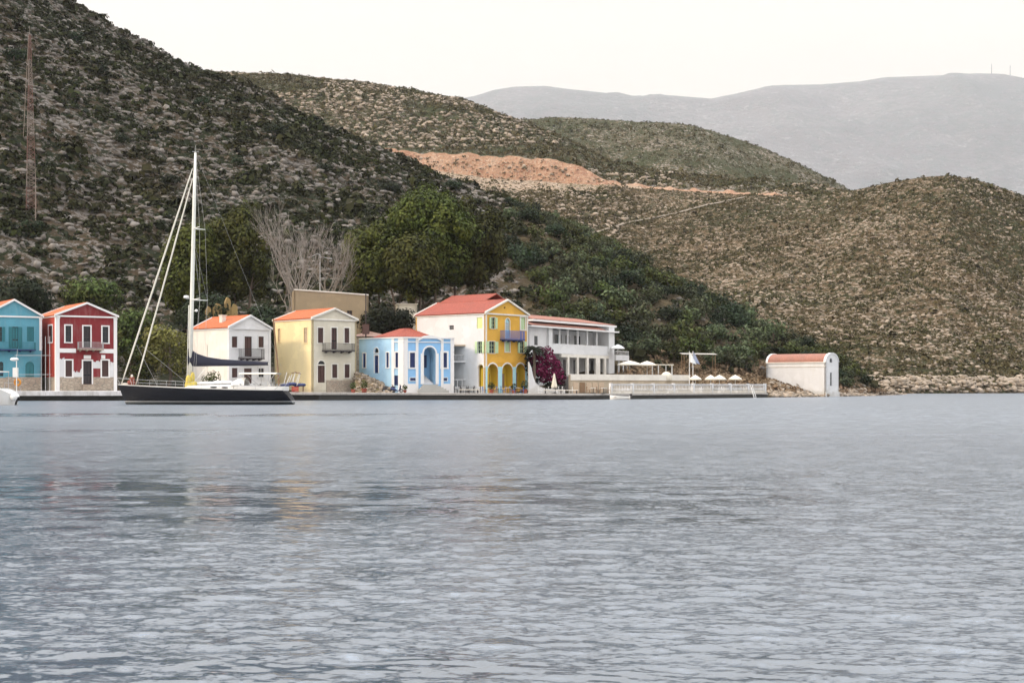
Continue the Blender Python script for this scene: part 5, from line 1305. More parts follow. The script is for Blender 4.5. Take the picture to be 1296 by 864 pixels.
# fixed white and dark band seen below the white houses on the right is the sea wall with its balustrade
def wall_run(name, label, cat, p0, p1, z0, z1, th, mat, cap=None, group=None):
    """straight freestanding wall between two (px, D) points"""
    a = Vector((PX(*p0), p0[1], 0)); b = Vector((PX(*p1), p1[1], 0)); L = (b - a).length; ang = math.atan2((b - a).y, (b - a).x)
    r = empty(name, (a.x, a.y, z0), ang); tag(r, label, cat, group)
    MB().box((0, 0, -.6), (L, th, z1 - z0)).build('wall', mat, r)
    if cap: MB().box((-.05, -.06, z1 - z0 + .001), (L + .05, th + .06, z1 - z0 + .12)).build('coping', cap, r)
    return r, L
def balustrade(name, label, p0, p1, z0, z1, step=.34, base=.35):
    r, L = wall_run(name, label, 'balustrade', p0, p1, z0, z0 + base, .28, m_whitew)
    H_ = z1 - z0; n = int(L / 4.2)
    mb = MB().box((0, .02, H_ - .14), (L, .26, H_)); mb.build('handrail', m_white, r)
    for k in range(n + 1): x = L * k / n; MB().box((x - .17, -.04, -.3), (x + .17, .32, H_ + .10)).build('pier', m_white, r)
    mb = MB(); m = int(L / step)
    for k in range(m):
        x = (k + .5) * L / m
        if min(abs(x - L * j / n) for j in range(n + 1)) < .25: continue
        mb.lathe([(.05, base + .002), (.10, base + .12), (.09, base + .25), (.045, base + .45), (.075, H_ - .16), (.075, H_ - .142)], 8, (x, .14, 0))
    mb.build('balusters', m_white, r)['kind'] = 'stuff'
    return r
balustrade('balustrade', 'long white balustrade along the edge of the lower sea terrace', (774, 189.9), (969, 217.6), .74, 2.05)
up_, L_u = wall_run('terrace_wall', 'cream topped retaining wall of the upper terrace below the long white building', 'wall', (722, 191.5), (873, 208.5), .8, 3.25, .4, paint('buff_terrace_plaster', (.46, .38, .28), .9, .18, .8, .5), m_whitew)
mb = MB().box((0, -.08, 1.75), (L_u, -.003, 2.45)); mb.build('parapet_band', m_whitew, up_)
for k in range(5):
    MB().box((.5 + k * 1.25, -.07, -.1), (1.5 + k * 1.25, -.004, 1.45)).build('panel', m_wood2 if k != 1 else m_wood, up_)
# upper terrace floor
tf = MB(); q = [P(724, 0, 191.9), P(873, 0, 208.9), P(866, 0, 216), P(775, 0, 214), P(700, 0, 199)]
tf.add([(v.x, v.y, 3.12) for v in q], [(0, 1, 2, 3, 4)]); tf.add([(v.x, v.y, 3.12) for v in q] + [(v.x, v.y, .2) for v in q], [(i, i + 5, (i + 1) % 5 + 5, (i + 1) % 5) for i in range(5)])
tag(tf.build('terrace', m_conc), kind='structure')
# white stair wall between the yellow house and the bougainvillea
sw = empty('garden_wall', (PX(669.5, 188.5), 188.5, .9), R(20)); tag(sw, 'white curved garden wall sweeping down to the quay right of the yellow house', 'wall')
mb = MB(); pts = [(0, 4.1), (.35, 3.3), (.62, 2.1), (.95, 1.25), (1.5, .8), (2.6, .5), (5.2, .4)]
mb.add([(x, 0, z) for x, z in pts] + [(5.2, 0, -1), (0, 0, -1)] + [(x, .4, z) for x, z in pts] + [(5.2, .4, -1), (0, .4, -1)], [tuple(range(8, -1, -1)), tuple(range(9, 18))] + [(i, (i + 1) % 9, (i + 1) % 9 + 9, i + 9) for i in range(9)])
mb.build('wall', m_white, sw)
# earth bank with rubble between cream and blue house
S_ = []
bk = empty('rubble_bank', (PX(472, 183), 183, .9)); tag(bk, 'sloping bank of pale rubble between the cream house and the pale blue building', 'rubble bank')
mb = MB(); n = 30; m = 12
for i in range(n + 1):
    for j in range(m + 1):
        px = 449 + 47 * i / n; D = 180.6 + 7.5 * j / m; top = PZ(472 + 20 * (i / n) ** 1.3, 184) - .9
        z = max(0, top) * min(1, j / m * 1.7) * (1 - .0 * i) + .18 * float(fbm(np.array([px / 3.]), np.array([D * 1.3]), 5, 3)[0])
        mb.V.append(Vector((PX(px, D) - PX(472, 183), D - 183, z)))
for i in range(n):
    for j in range(m): a = i * (m + 1) + j; mb.F.append((a, a + m + 1, a + m + 2, a + 1))
bo = mb.build('bank', m_dry, bk, True)
bank = mb
g = np.random.default_rng(8); idx = g.choice(len(bank.V), 330); P3 = np.array([tuple(bank.V[i]) for i in idx]) + g.normal(0, .12, (330, 3)) * [1, 1, .3]
rb_ = scatter_rocks('rubble', P3, .19, m_rockf, 9, .7); rb_.parent = bk

# ------------------------------------------------------------------ parasols, flags, furniture
def parasol(name, label, px, D, zb, ztop, r, mat, square=False, group=None, open_=True, cat='parasol'):
    root = empty(name, (PX(px, D), D, zb), random.uniform(-.4, .4)); tag(root, label, cat, group); h = ztop - zb
    MB().tube([(0, 0, -.1), (0, 0, h)], .045, 6).build('pole', m_pole, root)
    mb = MB(); n = 4 if square else 8
    if open_:
        rim = []; k = 2 if square else 1
        for i in range(n * 4):
            a = 2 * math.pi * i / (n * 4) + math.pi / 4
            rr = r / max(abs(math.cos(a)), abs(math.sin(a))) if square else r * (1 - .05 * abs(math.sin(i * math.pi / 4)))
            rim.append((rr * math.cos(a), rr * math.sin(a)))
        N = len(rim); ez = h - (.55 if square else .62)
        mb.add([(0, 0, h)] + [(x * .5, y * .5, h - (h - ez) * .42) for x, y in rim] + [(x, y, ez) for x, y in rim] + [(x, y, ez - .16) for x, y in rim],
               [(0, 1 + i, 1 + (i + 1) % N) for i in range(N)] + [(1 + i, 1 + N + i, 1 + N + (i + 1) % N, 1 + (i + 1) % N) for i in range(N)] + [(1 + N + i, 1 + 2 * N + i, 1 + 2 * N + (i + 1) % N, 1 + N + (i + 1) % N) for i in range(N)])
    else:
        N = 16; prof = [(.04, h), (.10, h - .2), (.20, h - .9), (.34, h - 1.7), (.30, h - 1.95)]; 
        for q_, z_ in prof:
            for i in range(N): a = 2 * math.pi * i / N; s = 1 + .22 * (i % 2); mb.V.append(Vector((q_ * s * math.cos(a), q_ * s * math.sin(a), z_)))
        for j in range(len(prof) - 1):
            for i in range(N): a = j * N + i; b = j * N + (i + 1) % N; mb.F.append((a, a + N, b + N, b))
    mb.build('canopy', mat, root)
    mb = MB().lathe([(.3, 0), (.3, .08), (.06, .1), (.06, .2)], 10); mb.build('base', m_conc, root)
    return root
gp = 'parasols on the terraces'
parasol('parasol', 'small white parasol on the roof terrace at the right end of the long white building', 782, 215, PZ(449, 215) , PZ(435.5, 215), 1.0, m_canvasw, True, gp)
parasol('parasol', 'broad cream square parasol on the upper terrace beside the long white building', 797, 205, 3.15, PZ(456, 205), 1.35, m_canvas, True, gp)
parasol('parasol', 'broad cream square parasol at the right end of the upper terrace', 819, 207, 3.15, PZ(456.5, 207), 1.35, m_canvas, True, gp)
for px, lb in ((880, 'leftmost of the row of small cream parasols on the lower sea terrace'), (899.5, 'second small cream parasol from the left on the lower sea terrace'), (910.5, 'third small cream parasol from the left on the lower sea terrace, widest of the row'), (930.5, 'rightmost of the row of small cream parasols on the lower sea terrace')):
    parasol('parasol', lb, px, float(ip([(774, 189), (969, 217)], px)) + 3, .8, PZ(474, float(ip([(774, 189), (969, 217)], px)) + 3), .95 if px < 905 else 1.05, m_canvas, False, gp)
parasol('parasol', 'closed cream parasol on the quay in front of the bougainvillea', 701.5, 187.5, .8, PZ(472.5, 187.5), 1, m_canvas, False, gp, False)
# pergola frames under the large parasols, domed tent, blue things in the arcade
for px, lb in ((838, 'white awning frame of a pavilion at the right end of the upper terrace'),):
    r = empty('terrace_pavilion', (PX(px, 209), 209, 3.1), R(20)); tag(r, lb, 'pavilion')
    for x, y in ((-1.1, -1), (1.1, -1), (1.1, 1), (-1.1, 1)): MB().box((x - .06, y - .06, 0), (x + .06, y + .06, 1.7)).build('post', m_pole, r)
    MB().box((-1.3, -1.2, 1.701), (1.3, 1.2, 1.85)).build('roof', m_canvas, r)
dm = empty('domed_tent', (PX(843.5, 205.6), 205.6, 2.9)); tag(dm, 'small cream domed shelter behind the terrace wall', 'tent')
mb = MB().lathe([(.86, -.3), (.86, .1), (.78, .45), (.58, .72), (.3, .88), (.04, .94)], 16); mb.build('cover', m_canvas, dm)
def flag(px, D, top, label, col):
    r = empty('flagpole', (PX(px, D), D, 1.0)); tag(r, label, 'flag', 'flags on the lower terrace'); h = PZ(top, D) - 1.0
    MB().tube([(0, 0, -.2), (0, 0, h)], [.06, .04], 6).build('pole', m_pole, r)
    mb = MB(); n = 7; m = 10; 
    for i in range(n + 1):
        for j in range(m + 1): u = i / n; v = j / m; mb.V.append(Vector((u * (.30 + .75 * v), .13 * math.sin(u * 7 + v * 2), h - .1 - v * 1.5 - u * .35)))
    for i in range(n):
        for j in range(m): a = i * (m + 1) + j; mb.F.append((a, a + 1, a + m + 2, a + m + 1))
    mb.build('flag', col, r, True)
flag(872.5, 205, 444, 'tall white flagpole with a limp white flag above the small parasols, the left one', m_canvasw)
flag(877, 207, 444, 'white flagpole with a grey blue flag right beside the white flag', plain('grey_blue_flag_cloth', (.30, .34, .46), .8))
bb = empty('awning', (PX(884, 214), 214, 2.0), R(8)); tag(bb, 'flat dark fabric awning on the bank behind the flags', 'awning')
mb = MB().add([(-2.7, -.9, 4.55), (2.7, -.9, 4.5), (2.7, .9, 4.7), (-2.7, .9, 4.75), (-2.7, -.9, 4.49), (2.7, -.9, 4.44), (2.7, .9, 4.64), (-2.7, .9, 4.69)], [(0, 1, 2, 3), (7, 6, 5, 4), (0, 4, 5, 1), (1, 5, 6, 2), (2, 6, 7, 3), (3, 7, 4, 0)]); mb.build('canopy', m_conc, bb)
for x in (-2.4, 2.4):
    for y in (-.7, .7): MB().tube([(x, y, -.5), (x, y, 4.45)], .05).build('post', m_wood, bb)

def chair_mb(L=.46):
    mb = MB()
    for x, y in ((-.2, -.2), (.2, -.2), (.2, .2), (-.2, .2)): mb.box((x - .022, y - .022, 0), (x + .022, y + .022, .44 if y < 0 else .9))
    mb.box((-.23, -.23, .44), (.23, .23, .49)); 
    for z in (.62, .74, .84): mb.box((-.2, .19, z), (.2, .21, z + .05))
    return mb
def table_mb():
    mb = MB().box((-.42, -.42, .70), (.42, .42, .74)); mb.box((-.04, -.04, .04), (.04, .04, .70)).box((-.25, -.25, 0), (.25, .25, .04)); return mb
proto = {}
def place(kind, px, D, z, rz, mat, label, group):
    key = (kind, mat.name)
    if key not in proto:
        root = empty(kind, (0, 0, 0))
        if kind == 'chair':
            MB().box((-.23, -.23, .44), (.23, .23, .49)).build('seat', mat, root)
            mb = MB(); 
            for z_ in (.58, .70, .82): mb.box((-.175, .185, z_), (.175, .215, z_ + .07))
            for x in (-.2, .2): mb.box((x - .022, .178, .491), (x + .022, .222, .92))
            mb.build('backrest', mat, root)
            for x, y in ((-.2, -.2), (.2, -.2), (.2, .2), (-.2, .2)): MB().box((x - .022, y - .022, 0), (x + .022, y + .022, .439)).build('leg', mat, root)
        else:
            MB().lathe([(.44, .70), (.45, .72), (.44, .74)], 12).build('tabletop', mat, root); MB().box((-.04, -.04, .04), (.04, .04, .70)).build('leg', m_iron, root); MB().box((-.25, -.25, 0), (.25, .25, .04)).build('base', m_iron, root)
        proto[key] = root; o = root
    else: o = copy_tree(proto[key])
    o.location = (PX(px, D), D, z); o.rotation_euler = (0, 0, rz); tag(o, label, kind, group); return o
m_bluec = plain('blue_chair_paint', (.04, .12, .32), .5); m_whc = plain('white_chair_paint', (.7, .7, .68), .5)
zones = [  # px range, D, z, chair material, table material, label text, n tables
    (580, 603, 185.3, .86, m_darkw, m_darkw, 'dark cafe %s on the quay in front of the white annex', 'dark cafe %ss in front of the white annex', 3),
    (614, 660, 184.6, .82, m_bluec, m_whc, 'small %s on the quay before the arches of the yellow house', '%ss in front of the yellow arches', 4),
    (684, 722, 186.8, .78, m_whc, m_darkw, 'pale %s on the quay left of the wooden terrace panels', '%ss by the closed parasol', 3),
    (745, 770, 187.5, .78, m_wood, m_whc, 'brown %s at the foot of the buff terrace wall', '%ss at the foot of the terrace wall', 2),
    (876, 940, 0, .8, m_whc, m_whc, 'pale %s among the small parasols of the lower sea terrace', '%ss under the small parasols', 5),
    (783, 835, -1, 3.13, m_wood, m_darkw, '%s under the large cream parasols of the upper terrace', '%ss under the large parasols', 4)]
for a, b, D, z, mc, mt, lb, gp_, n in zones:
    for k in range(n):
        px = a + (b - a) * (k + .5) / n; d = D if D > 0 else (float(ip([(774, 190), (969, 218)], px)) + 2.6 if D == 0 else float(ip([(722, 191.5), (873, 208.5)], px)) + 3)
        place('table', px, d, z, 0, mt, lb % 'table', gp_ % 'table')
        for sx in (-1, 1):
            place('chair', px + sx * .72 / d * F, d + random.uniform(-.3, .3), z, -sx * math.pi / 2 + random.uniform(-.4, .4), mc, lb % 'chair', gp_ % 'chair')
# planters and pots, long low planter boxes on the quay
def pot(px, D, z, label, s=1.0, col=None):
    r = empty('potted_plant', (PX(px, D), D, z)); tag(r, label, 'potted plant', 'potted plants on the quay')
    MB().lathe([(.16 * s, 0), (.25 * s, .35 * s), (.27 * s, .36 * s), (.22 * s, .33 * s)], 12).build('pot', m_roofr if col is None else col, r)
    V, Fc = crown_mesh([(np.array([0, 0, .72 * s]), (.34 * s, .34 * s, .4 * s))], 260, .09, int(px)); mesh_obj('foliage', V, Fc, m_bush, r)
for px, D, lb, s in ((512.5, 181.8, 'small potted plant at the left corner of the pale blue building', 1), (622, 184.0, 'red clay pot with a plant before the left yellow arch', 1.3), (650.5, 184.5, 'clay pot with a plant before the right yellow arch', 1.2), (664, 185, 'large potted plant at the right corner of the yellow house', 1.6), (447, 178.5, 'dark potted plant at the quay edge below the rubble bank', 1.2), (461, 179.5, 'potted bush in the middle of the foot of the rubble bank', 1.5)):
    pot(px, D, gz(px) + .0, lb, s)
# low dark benches / boxes on the quay
for px, D, lb, Lb in ((594, 183.2, 'long low pale bench at the quay edge in front of the white annex', 2.6), (710, 186, 'long low pale bench at the quay edge beside the closed parasol', 4.5)):
    r = empty('bench', (PX(px, D), D, gz(px))); tag(r, lb, 'bench', 'low benches at the quay edge')
    MB().box((-Lb / 2, -.25, .40), (Lb / 2, .25, .50)).build('seat', m_whitew, r)
    for x in (-Lb / 2 + .2, 0, Lb / 2 - .2): MB().box((x - .07, -.2, 0), (x + .07, .2, .399)).build('leg', m_darkw, r)
# two parked motor scooters by the blue building
def scooter(px, D, z, rz, label, mat):
    r = empty('motor_scooter', (PX(px, D), D, z), rz); tag(r, label, 'scooter', 'scooters parked by the pale blue building'); 
    for x in (-.6, .62):
        mb = MB(); mb.tube([(x + .21 * math.cos(a), 0, .25 + .21 * math.sin(a)) for a in [2 * math.pi * i / 14 for i in range(15)]], .06, 6, False); w_ = mb.build('wheel', m_iron, r)
        MB().tube([(x, -.05, .25), (x, .05, .25)], .13, 10).build('rim', m_ironp, w_)
    mb = MB(); sec = [(-.82, .48, .10, .16), (-.6, .56, .16, .2), (-.3, .5, .17, .22), (-.1, .36, .15, .12), (.15, .26, .16, .07), (.34, .3, .17, .08)]
    for i, (x, z_, w_, hh) in enumerate(sec):
        for k in range(8): a = 2 * math.pi * k / 8; mb.V.append(Vector((x, w_ * math.cos(a), z_ + hh * math.sin(a))))
    for i in range(len(sec) - 1):
        for k in range(8): a = i * 8 + k; b = i * 8 + (k + 1) % 8; mb.F.append((a, b, b + 8, a + 8))
    mb.F += [tuple(range(7, -1, -1)), tuple(range(40, 48))]; mb.build('body', mat, r, True)
    MB().obox((.36, -.2, .25), (.06, 0, 0), (0, .4, 0), (.14, 0, .68)).build('leg_shield', mat, r)
    MB().tube([(.62, 0, .25), (.48, 0, .95), (.44, 0, 1.02)], .035).tube([(.42, -.32, 1.05), (.45, 0, 1.0), (.42, .32, 1.05)], .02).build('handlebar', m_iron, r)
    mb = MB(); mb.ell((-.42, 0, .76), (.42, .15, .07)); mb.build('seat', m_iron, r, True)
scooter(492, 181.3, gz(492), .3, 'dark motor scooter parked left of the pale blue building', m_iron)
scooter(502, 181.2, gz(502), -.25, 'blue motor scooter parked against the cut corner of the pale blue building', m_navy)

# ------------------------------------------------------------------ poles and masts
def pole(name, label, px, D, top, base_z, r, mat, lean=0, cat='pole'):
    root = empty(name, (PX(px, D), D, base_z)); tag(root, label, cat); h = PZ(top, D) - base_z
    MB().tube([(0, 0, -.6), (lean * .5, 0, h * .5), (lean, 0, h)], [r, r * .85, r * .65], 8).build('post', mat, root); return root, h
r_, h_ = pole('wooden_pole', 'leaning brown wooden pole in front of the yellow side wall of the cream house', 354.5, 177.2, 403, 1.05, .13, m_wood, -.85)
MB().tube([(-.95, 0, h_ * .97), (-.4, .0, h_ * .98)], .03).build('crossbar', m_iron, r_)
r_, h_ = pole('utility_pole', 'dark utility pole with a brown box behind the pale blue building', 463, 192, 371, 2.0, .11, m_darkw)
MB().box((-.45, -.14, h_ * .55), (.45, .14, h_ * .55 + 1.35)).build('box', m_brown, r_)
zz = near_z(PX(405, 205), 205)
r_, h_ = pole('floodlight_mast', 'tall thin grey street light mast with two arms above the bare trees', 405, 205, 322, zz, .12, m_ironp, cat='street light')
mb = MB().tube([(-1.35, 0, h_ - .35), (-.5, 0, h_ + .05), (0, 0, h_)], .05).tube([(0, 0, h_ - .4), (.6, 0, h_ - .42), (1.25, 0, h_ - .55)], .05); mb.build('arm', m_ironp, r_)
for x, z_ in ((-1.5, h_ - .40), (1.4, h_ - .60)): mb = MB().ell((x, 0, z_), (.38, .16, .10)); mb.build('lamp', m_ironp, r_, True)
# lattice radio mast
D = 243; x = PX(37.5, D); zb = near_z(x, D) - .5; zt = PZ(44, D)
lm = empty('lattice_mast', (x, D, zb), .3); tag(lm, 'tall slender red and white lattice radio mast on the hillside at the left', 'radio mast'); h = zt - zb
m_mr = plain('mast_red_paint', (.16, .075, .055), .6); m_mw = plain('mast_pale_paint', (.22, .17, .14), .6); rr = lambda z: .95 * (1 - z / h) + .17
legs = [Vector((math.cos(a), math.sin(a), 0)) for a in (0, 2.094, 4.189)]; ns = 34
for sct in range(7):
    mb = MB(); z0, z1 = h * sct / 7, h * (sct + 1) / 7
    for l in legs: mb.tube([l * rr(z0) + Vector((0, 0, z0)), l * rr(z1) + Vector((0, 0, z1))], .055, 5)
    k = 5
    for i in range(k):
        a0, a1 = z0 + (z1 - z0) * i / k, z0 + (z1 - z0) * (i + 1) / k
        for j in range(3):
            p, q = legs[j], legs[(j + 1) % 3]; mb.tube([p * rr(a0) + Vector((0, 0, a0)), q * rr(a1) + Vector((0, 0, a1))], .028, 4); mb.tube([q * rr(a0) + Vector((0, 0, a0)), p * rr(a1) + Vector((0, 0, a1))], .028, 4); mb.tube([p * rr(a1) + Vector((0, 0, a1)), q * rr(a1) + Vector((0, 0, a1))], .028, 4)
    mb.build('section', m_mr if sct % 2 == 0 else m_mw, lm)
MB().tube([(0, 0, h), (0, 0, h + 1.5)], .03).build('antenna', m_mw, lm)
mb = MB().tube([(-1.0, -.6, h * .42), (-.15, -.1, h)], .04, 4); mb.build('guy_wire', m_mw, lm)
r_, h_ = pole('pole', 'thin pale pole on the hillside right beside the lattice mast', 45, 238, 222, near_z(PX(45, 238), 238), .10, m_mw)
MB().tube([(-.5, 0, h_ - .6), (.5, 0, h_ - .6)], .04).build('crossbar', m_mw, r_)
# distant antennas on the mountain
for px, top, lb in ((1255, 81, 'tiny antenna mast on the mountain crest, the left of two'), (1278.5, 83, 'tiny antenna mast on the mountain crest, the right of two')):
    D = 14400; z0 = PZ(97, D); r = empty('antenna_mast', (PX(px, D), D, z0)); tag(r, lb, 'antenna'); MB().tube([(0, 0, -20), (0, 0, PZ(top, D) - z0)], [4.0, 2.0], 6).build('mast', m_iron, r)
    MB().box((-8, -8, -40), (8, 8, 12)).build('hut', m_white, r)
# scaffold frame in the alley between the teal and the red house
sc_ = empty('scaffold', (PX(57, 171.6), 171.6, 1.15), R(5)); tag(sc_, 'thin metal scaffold frame in the alley between the teal and the red house', 'scaffold')
for x in (-.45, .05, .55): MB().tube([(x, 0, 0), (x, 0, 6.6)], .035).build('upright', m_ironp, sc_)
for z in (2.0, 4.3): MB().tube([(-3.6, 0, z), (.7, 0, z)], .03).build('rail', m_ironp, sc_)

# ------------------------------------------------------------------ boats
def loft_rows(mb, rows):
    k = len(rows[0]); base = len(mb.V)
    for r in rows: mb.V += [Vector(p) for p in r]
    for i in range(len(rows) - 1):
        for j in range(k - 1): a = base + i * k + j; mb.F.append((a, a + 1, a + k + 1, a + k))
def hull_surface(L, half, sheer, stern_rake, bow_rake, z0, z1, ns=40, side=-1, levels=None):
    """grid of hull points between heights z0..z1 (fractions handled by caller)"""
    pass
D = 138; yr = empty('sailing_yacht', (PX(372.5, D), D, 0), R(180)); tag(yr, 'black hulled sailing yacht with furled headsails and a covered boom', 'yacht')
yr.rotation_euler = (0, 0, R(180)); LY = 17.1     # local x: stern 0 -> bow LY, pointing left in the picture
m_hull = NT('navy_gelcoat'); m_hull.color((.004, .005, .009)); m_hull.rough(.35); m_hull.b.inputs['Specular IOR Level'].default_value = .25; m_hull = m_hull.m
m_gel = paint('white_gelcoat', (.76, .75, .72), .35, .06, 1.2, bump=.02); m_teak = paint('teak_deck', (.42, .33, .23), .8, .2, 3)
m_spar = plain('silvery_white_spar', (.74, .74, .68), .35); m_sail = paint('furled_sail_cloth', (.70, .68, .60), .85, .08, 3)
m_navyc = plain('navy_sail_cover', (.012, .014, .030), .85); m_yel = paint('yellow_bag_cloth', (.62, .50, .10), .85, .25, 4); m_wire = plain('rigging_wire', (.45, .45, .44), .4, .4)
def beam(t): return 2.25 * (min(1, (t * 1.25 + .62)) ** .8) * max(0, 1 - max(0, (t - .42) / .58) ** 2.15) ** .85 + .02
def sheer(t): return 1.36 + .12 * t + .42 * t * t
def sec(t, u):     # t along, u from 0 keel .. 1 sheer -> (x,y,z)
    zk = -.45 * math.sin(math.pi * min(1, t * .95 + .03)) ** .6 if 0 < t < 1 else 0; s = sheer(t); z = zk + (s - zk) * u
    f_ = max(0, 1 - (1 - u) ** 2.6) ** .55; x = t * LY
    if t > .9: x -= (1 - u) * (t - .9) / .1 * .75
    if t < .05: x += u ** 1.5 * (1 - t / .05) * .9
    return x, beam(t) * f_, z
ts = [0] + [(i / 44) ** 1.0 for i in range(1, 44)] + [1.0]
def band(name, za, zb, mat, n=8):
    mb = MB()
    for sgn in (-1, 1):
        rows = []
        for t in ts:
            zk = sec(t, 0)[2]; s = sheer(t); r = []
            for j in range(n + 1):
                zz = (za if za is not None else zk) + ((zb if zb is not None else s) - (za if za is not None else zk)) * j / n
                u = min(1, max(0, (zz - zk) / (s - zk))); x, y, z = sec(t, u); r.append((x, y * sgn, z))
            rows.append(r if sgn > 0 else r)
        loft_rows(mb, rows)
    # transom
    r = []
    t = 0; zk = sec(0, 0)[2]; s = sheer(0); pl = []; pr = []
    for j in range(n + 1):
        zz = (za if za is not None else zk) + ((zb if zb is not None else s) - (za if za is not None else zk)) * j / n; u = min(1, max(0, (zz - zk) / (s - zk))); x, y, z = sec(0, u); pl.append((x, -y, z)); pr.append((x, y, z))
    mb.add(pl + pr, [(j, n + 1 + j, n + 2 + j, j + 1) for j in range(n)])
    return mb.build(name, mat, yr, True)
band('hull', .34, None, m_hull, 10); band('boot_stripe', .24, .34, m_ironp, 2); band('hull_bottom', None, .24, plain('grey_antifoul', (.07, .08, .08), .6), 5)
mb = MB(); rows = []
for t in ts:
    x, y, z = sec(t, 1); rows.append([(x, -y + .01, z - .03), (x, 0, z + .03), (x, y - .01, z - .03)])
loft_rows(mb, rows); mb.build('deck', m_teak, yr)
mb = MB()
for sgn in (-1, 1): rows = [[(sec(t, 1)[0], sgn * (sec(t, 1)[1] - .0), sec(t, 1)[2] - .02), (sec(t, 1)[0], sgn * (sec(t, 1)[1] + .02), sec(t, 1)[2] + .05), (sec(t, 1)[0], sgn * max(.001, sec(t, 1)[1] - .06), sec(t, 1)[2] + .05), (sec(t, 1)[0], sgn * max(.001, sec(t, 1)[1] - .06), sec(t, 1)[2] - .03)] for t in ts]; loft_rows(mb, rows)
mb.build('toe_rail', m_gel, yr)
def yx(px): return (372.5 - px) / F * D         # local x of a picture column on the centre plane
# coachroof
mb = MB(); rows = []
for t, h_, w_ in ((.62 * LY, .02, .8), (.60 * LY, .20, 1.0), (.52 * LY, .34, 1.25), (.42 * LY, .42, 1.4), (.33 * LY, .50, 1.45), (.325 * LY, .02, 1.45)):
    z = sheer(t / LY) - .02; rows.append([(t, -w_, z - .1), (t, -w_ * .92, z + h_ * .8), (t, -w_ * .6, z + h_), (t, 0, z + h_ + .05), (t, w_ * .6, z + h_), (t, w_ * .92, z + h_ * .8), (t, w_, z - .1)])
loft_rows(mb, rows); cr_ = mb.build('coachroof', m_gel, yr)
for px, w_ in ((274, .5), (288, .45), (301.5, .32), (314, .22)):
    x = yx(px); z = sheer(x / LY) + .17; 
    for sg in (-1, 1): mb = MB().ell((x, sg * 1.37 if px > 270 else sg * 1.3, z), (w_ * .5 + .1, .08, .075), 12, 6); mb.build('porthole', m_glass, cr_, True)
# cockpit coamings, helm, seats, winches
for sg in (-1, 1):
    mb = MB().obox((.9, sg * 1.75 - .12, sheer(.1)), (4.6, 0, .06), (0, .24, 0), (0, 0, .36)); co_ = mb.build('coaming', m_gel, yr)
    for x in (2.0, 3.6, 4.9): MB().lathe([(.11, 0), (.07, .06), (.09, .18), (.10, .2)], 10, (x, sg * 1.75, sheer(.1) + .42)).build('winch', m_ironp, co_)
MB().box((.75, -1.5, sheer(0.05) - .05), (1.6, 1.5, sheer(.05) + .38)).build('stern_locker', m_gel, yr)
for sg in (-.85, .85):
    MB().box((2.2, sg - .12, sheer(.1) - .02), (2.45, sg + .12, sheer(.1) + .78)).build('helm_pedestal', m_gel, yr)
    mb = MB().tube([(2.1, sg + .42 * math.cos(a), sheer(.1) + .72 + .42 * math.sin(a)) for a in [2 * math.pi * i / 16 for i in range(17)]], .022, 5, False)
    for a in (0, 1.26, 2.5, 3.77, 5.03): mb.tube([(2.1, sg, sheer(.1) + .72), (2.1, sg + .42 * math.cos(a), sheer(.1) + .72 + .42 * math.sin(a))], .014, 4)
    mb.build('steering_wheel', m_ironp, yr)
# sprayhood over the companionway
mb = MB(); rows = []
for x, h_ in ((5.9, .02), (5.8, .38), (5.45, .62), (5.0, .74), (4.6, .74)): rows.append([(x, 1.45 * math.cos(a), sheer(.3) + .42 + h_ * max(0, math.sin(a)) ** .7) for a in [math.pi * i / 12 for i in range(13)]])
loft_rows(mb, rows); mb.build('sprayhood', m_canvasw, yr, True)
# raft canister and gear on the coachroof
mb = MB().ell((yx(282), 0, sheer(.4) + .62), (1.15, .8, .22), 14, 8, .02); mb.ell((yx(263), .1, sheer(.5) + .52), (1.1, .6, .17), 12, 6, .05); mb.build('covered_tender', m_canvasw, yr, True)
# bimini
zb_ = PZ(471.8, D); mb = MB(); rows = []
for x in (yx(306), yx(316), yx(330), yx(343), yx(353)): rows.append([(x, 1.7 * math.cos(a), zb_ - .12 + .16 * math.sin(a)) for a in [math.pi * i / 10 for i in range(11)]])
loft_rows(mb, rows); bm_ = mb.build('bimini', m_canvas, yr, True)
for x0, x1 in ((yx(308), 3.6), (yx(351), 2.4)):
    MB().tube([(x1, -1.75, sheer(.1) + .3), (x0, -1.7, zb_ - .13), (x0, 1.7, zb_ - .13), (x1, 1.75, sheer(.1) + .3)], .022).build('bimini_frame', m_ironp, yr)
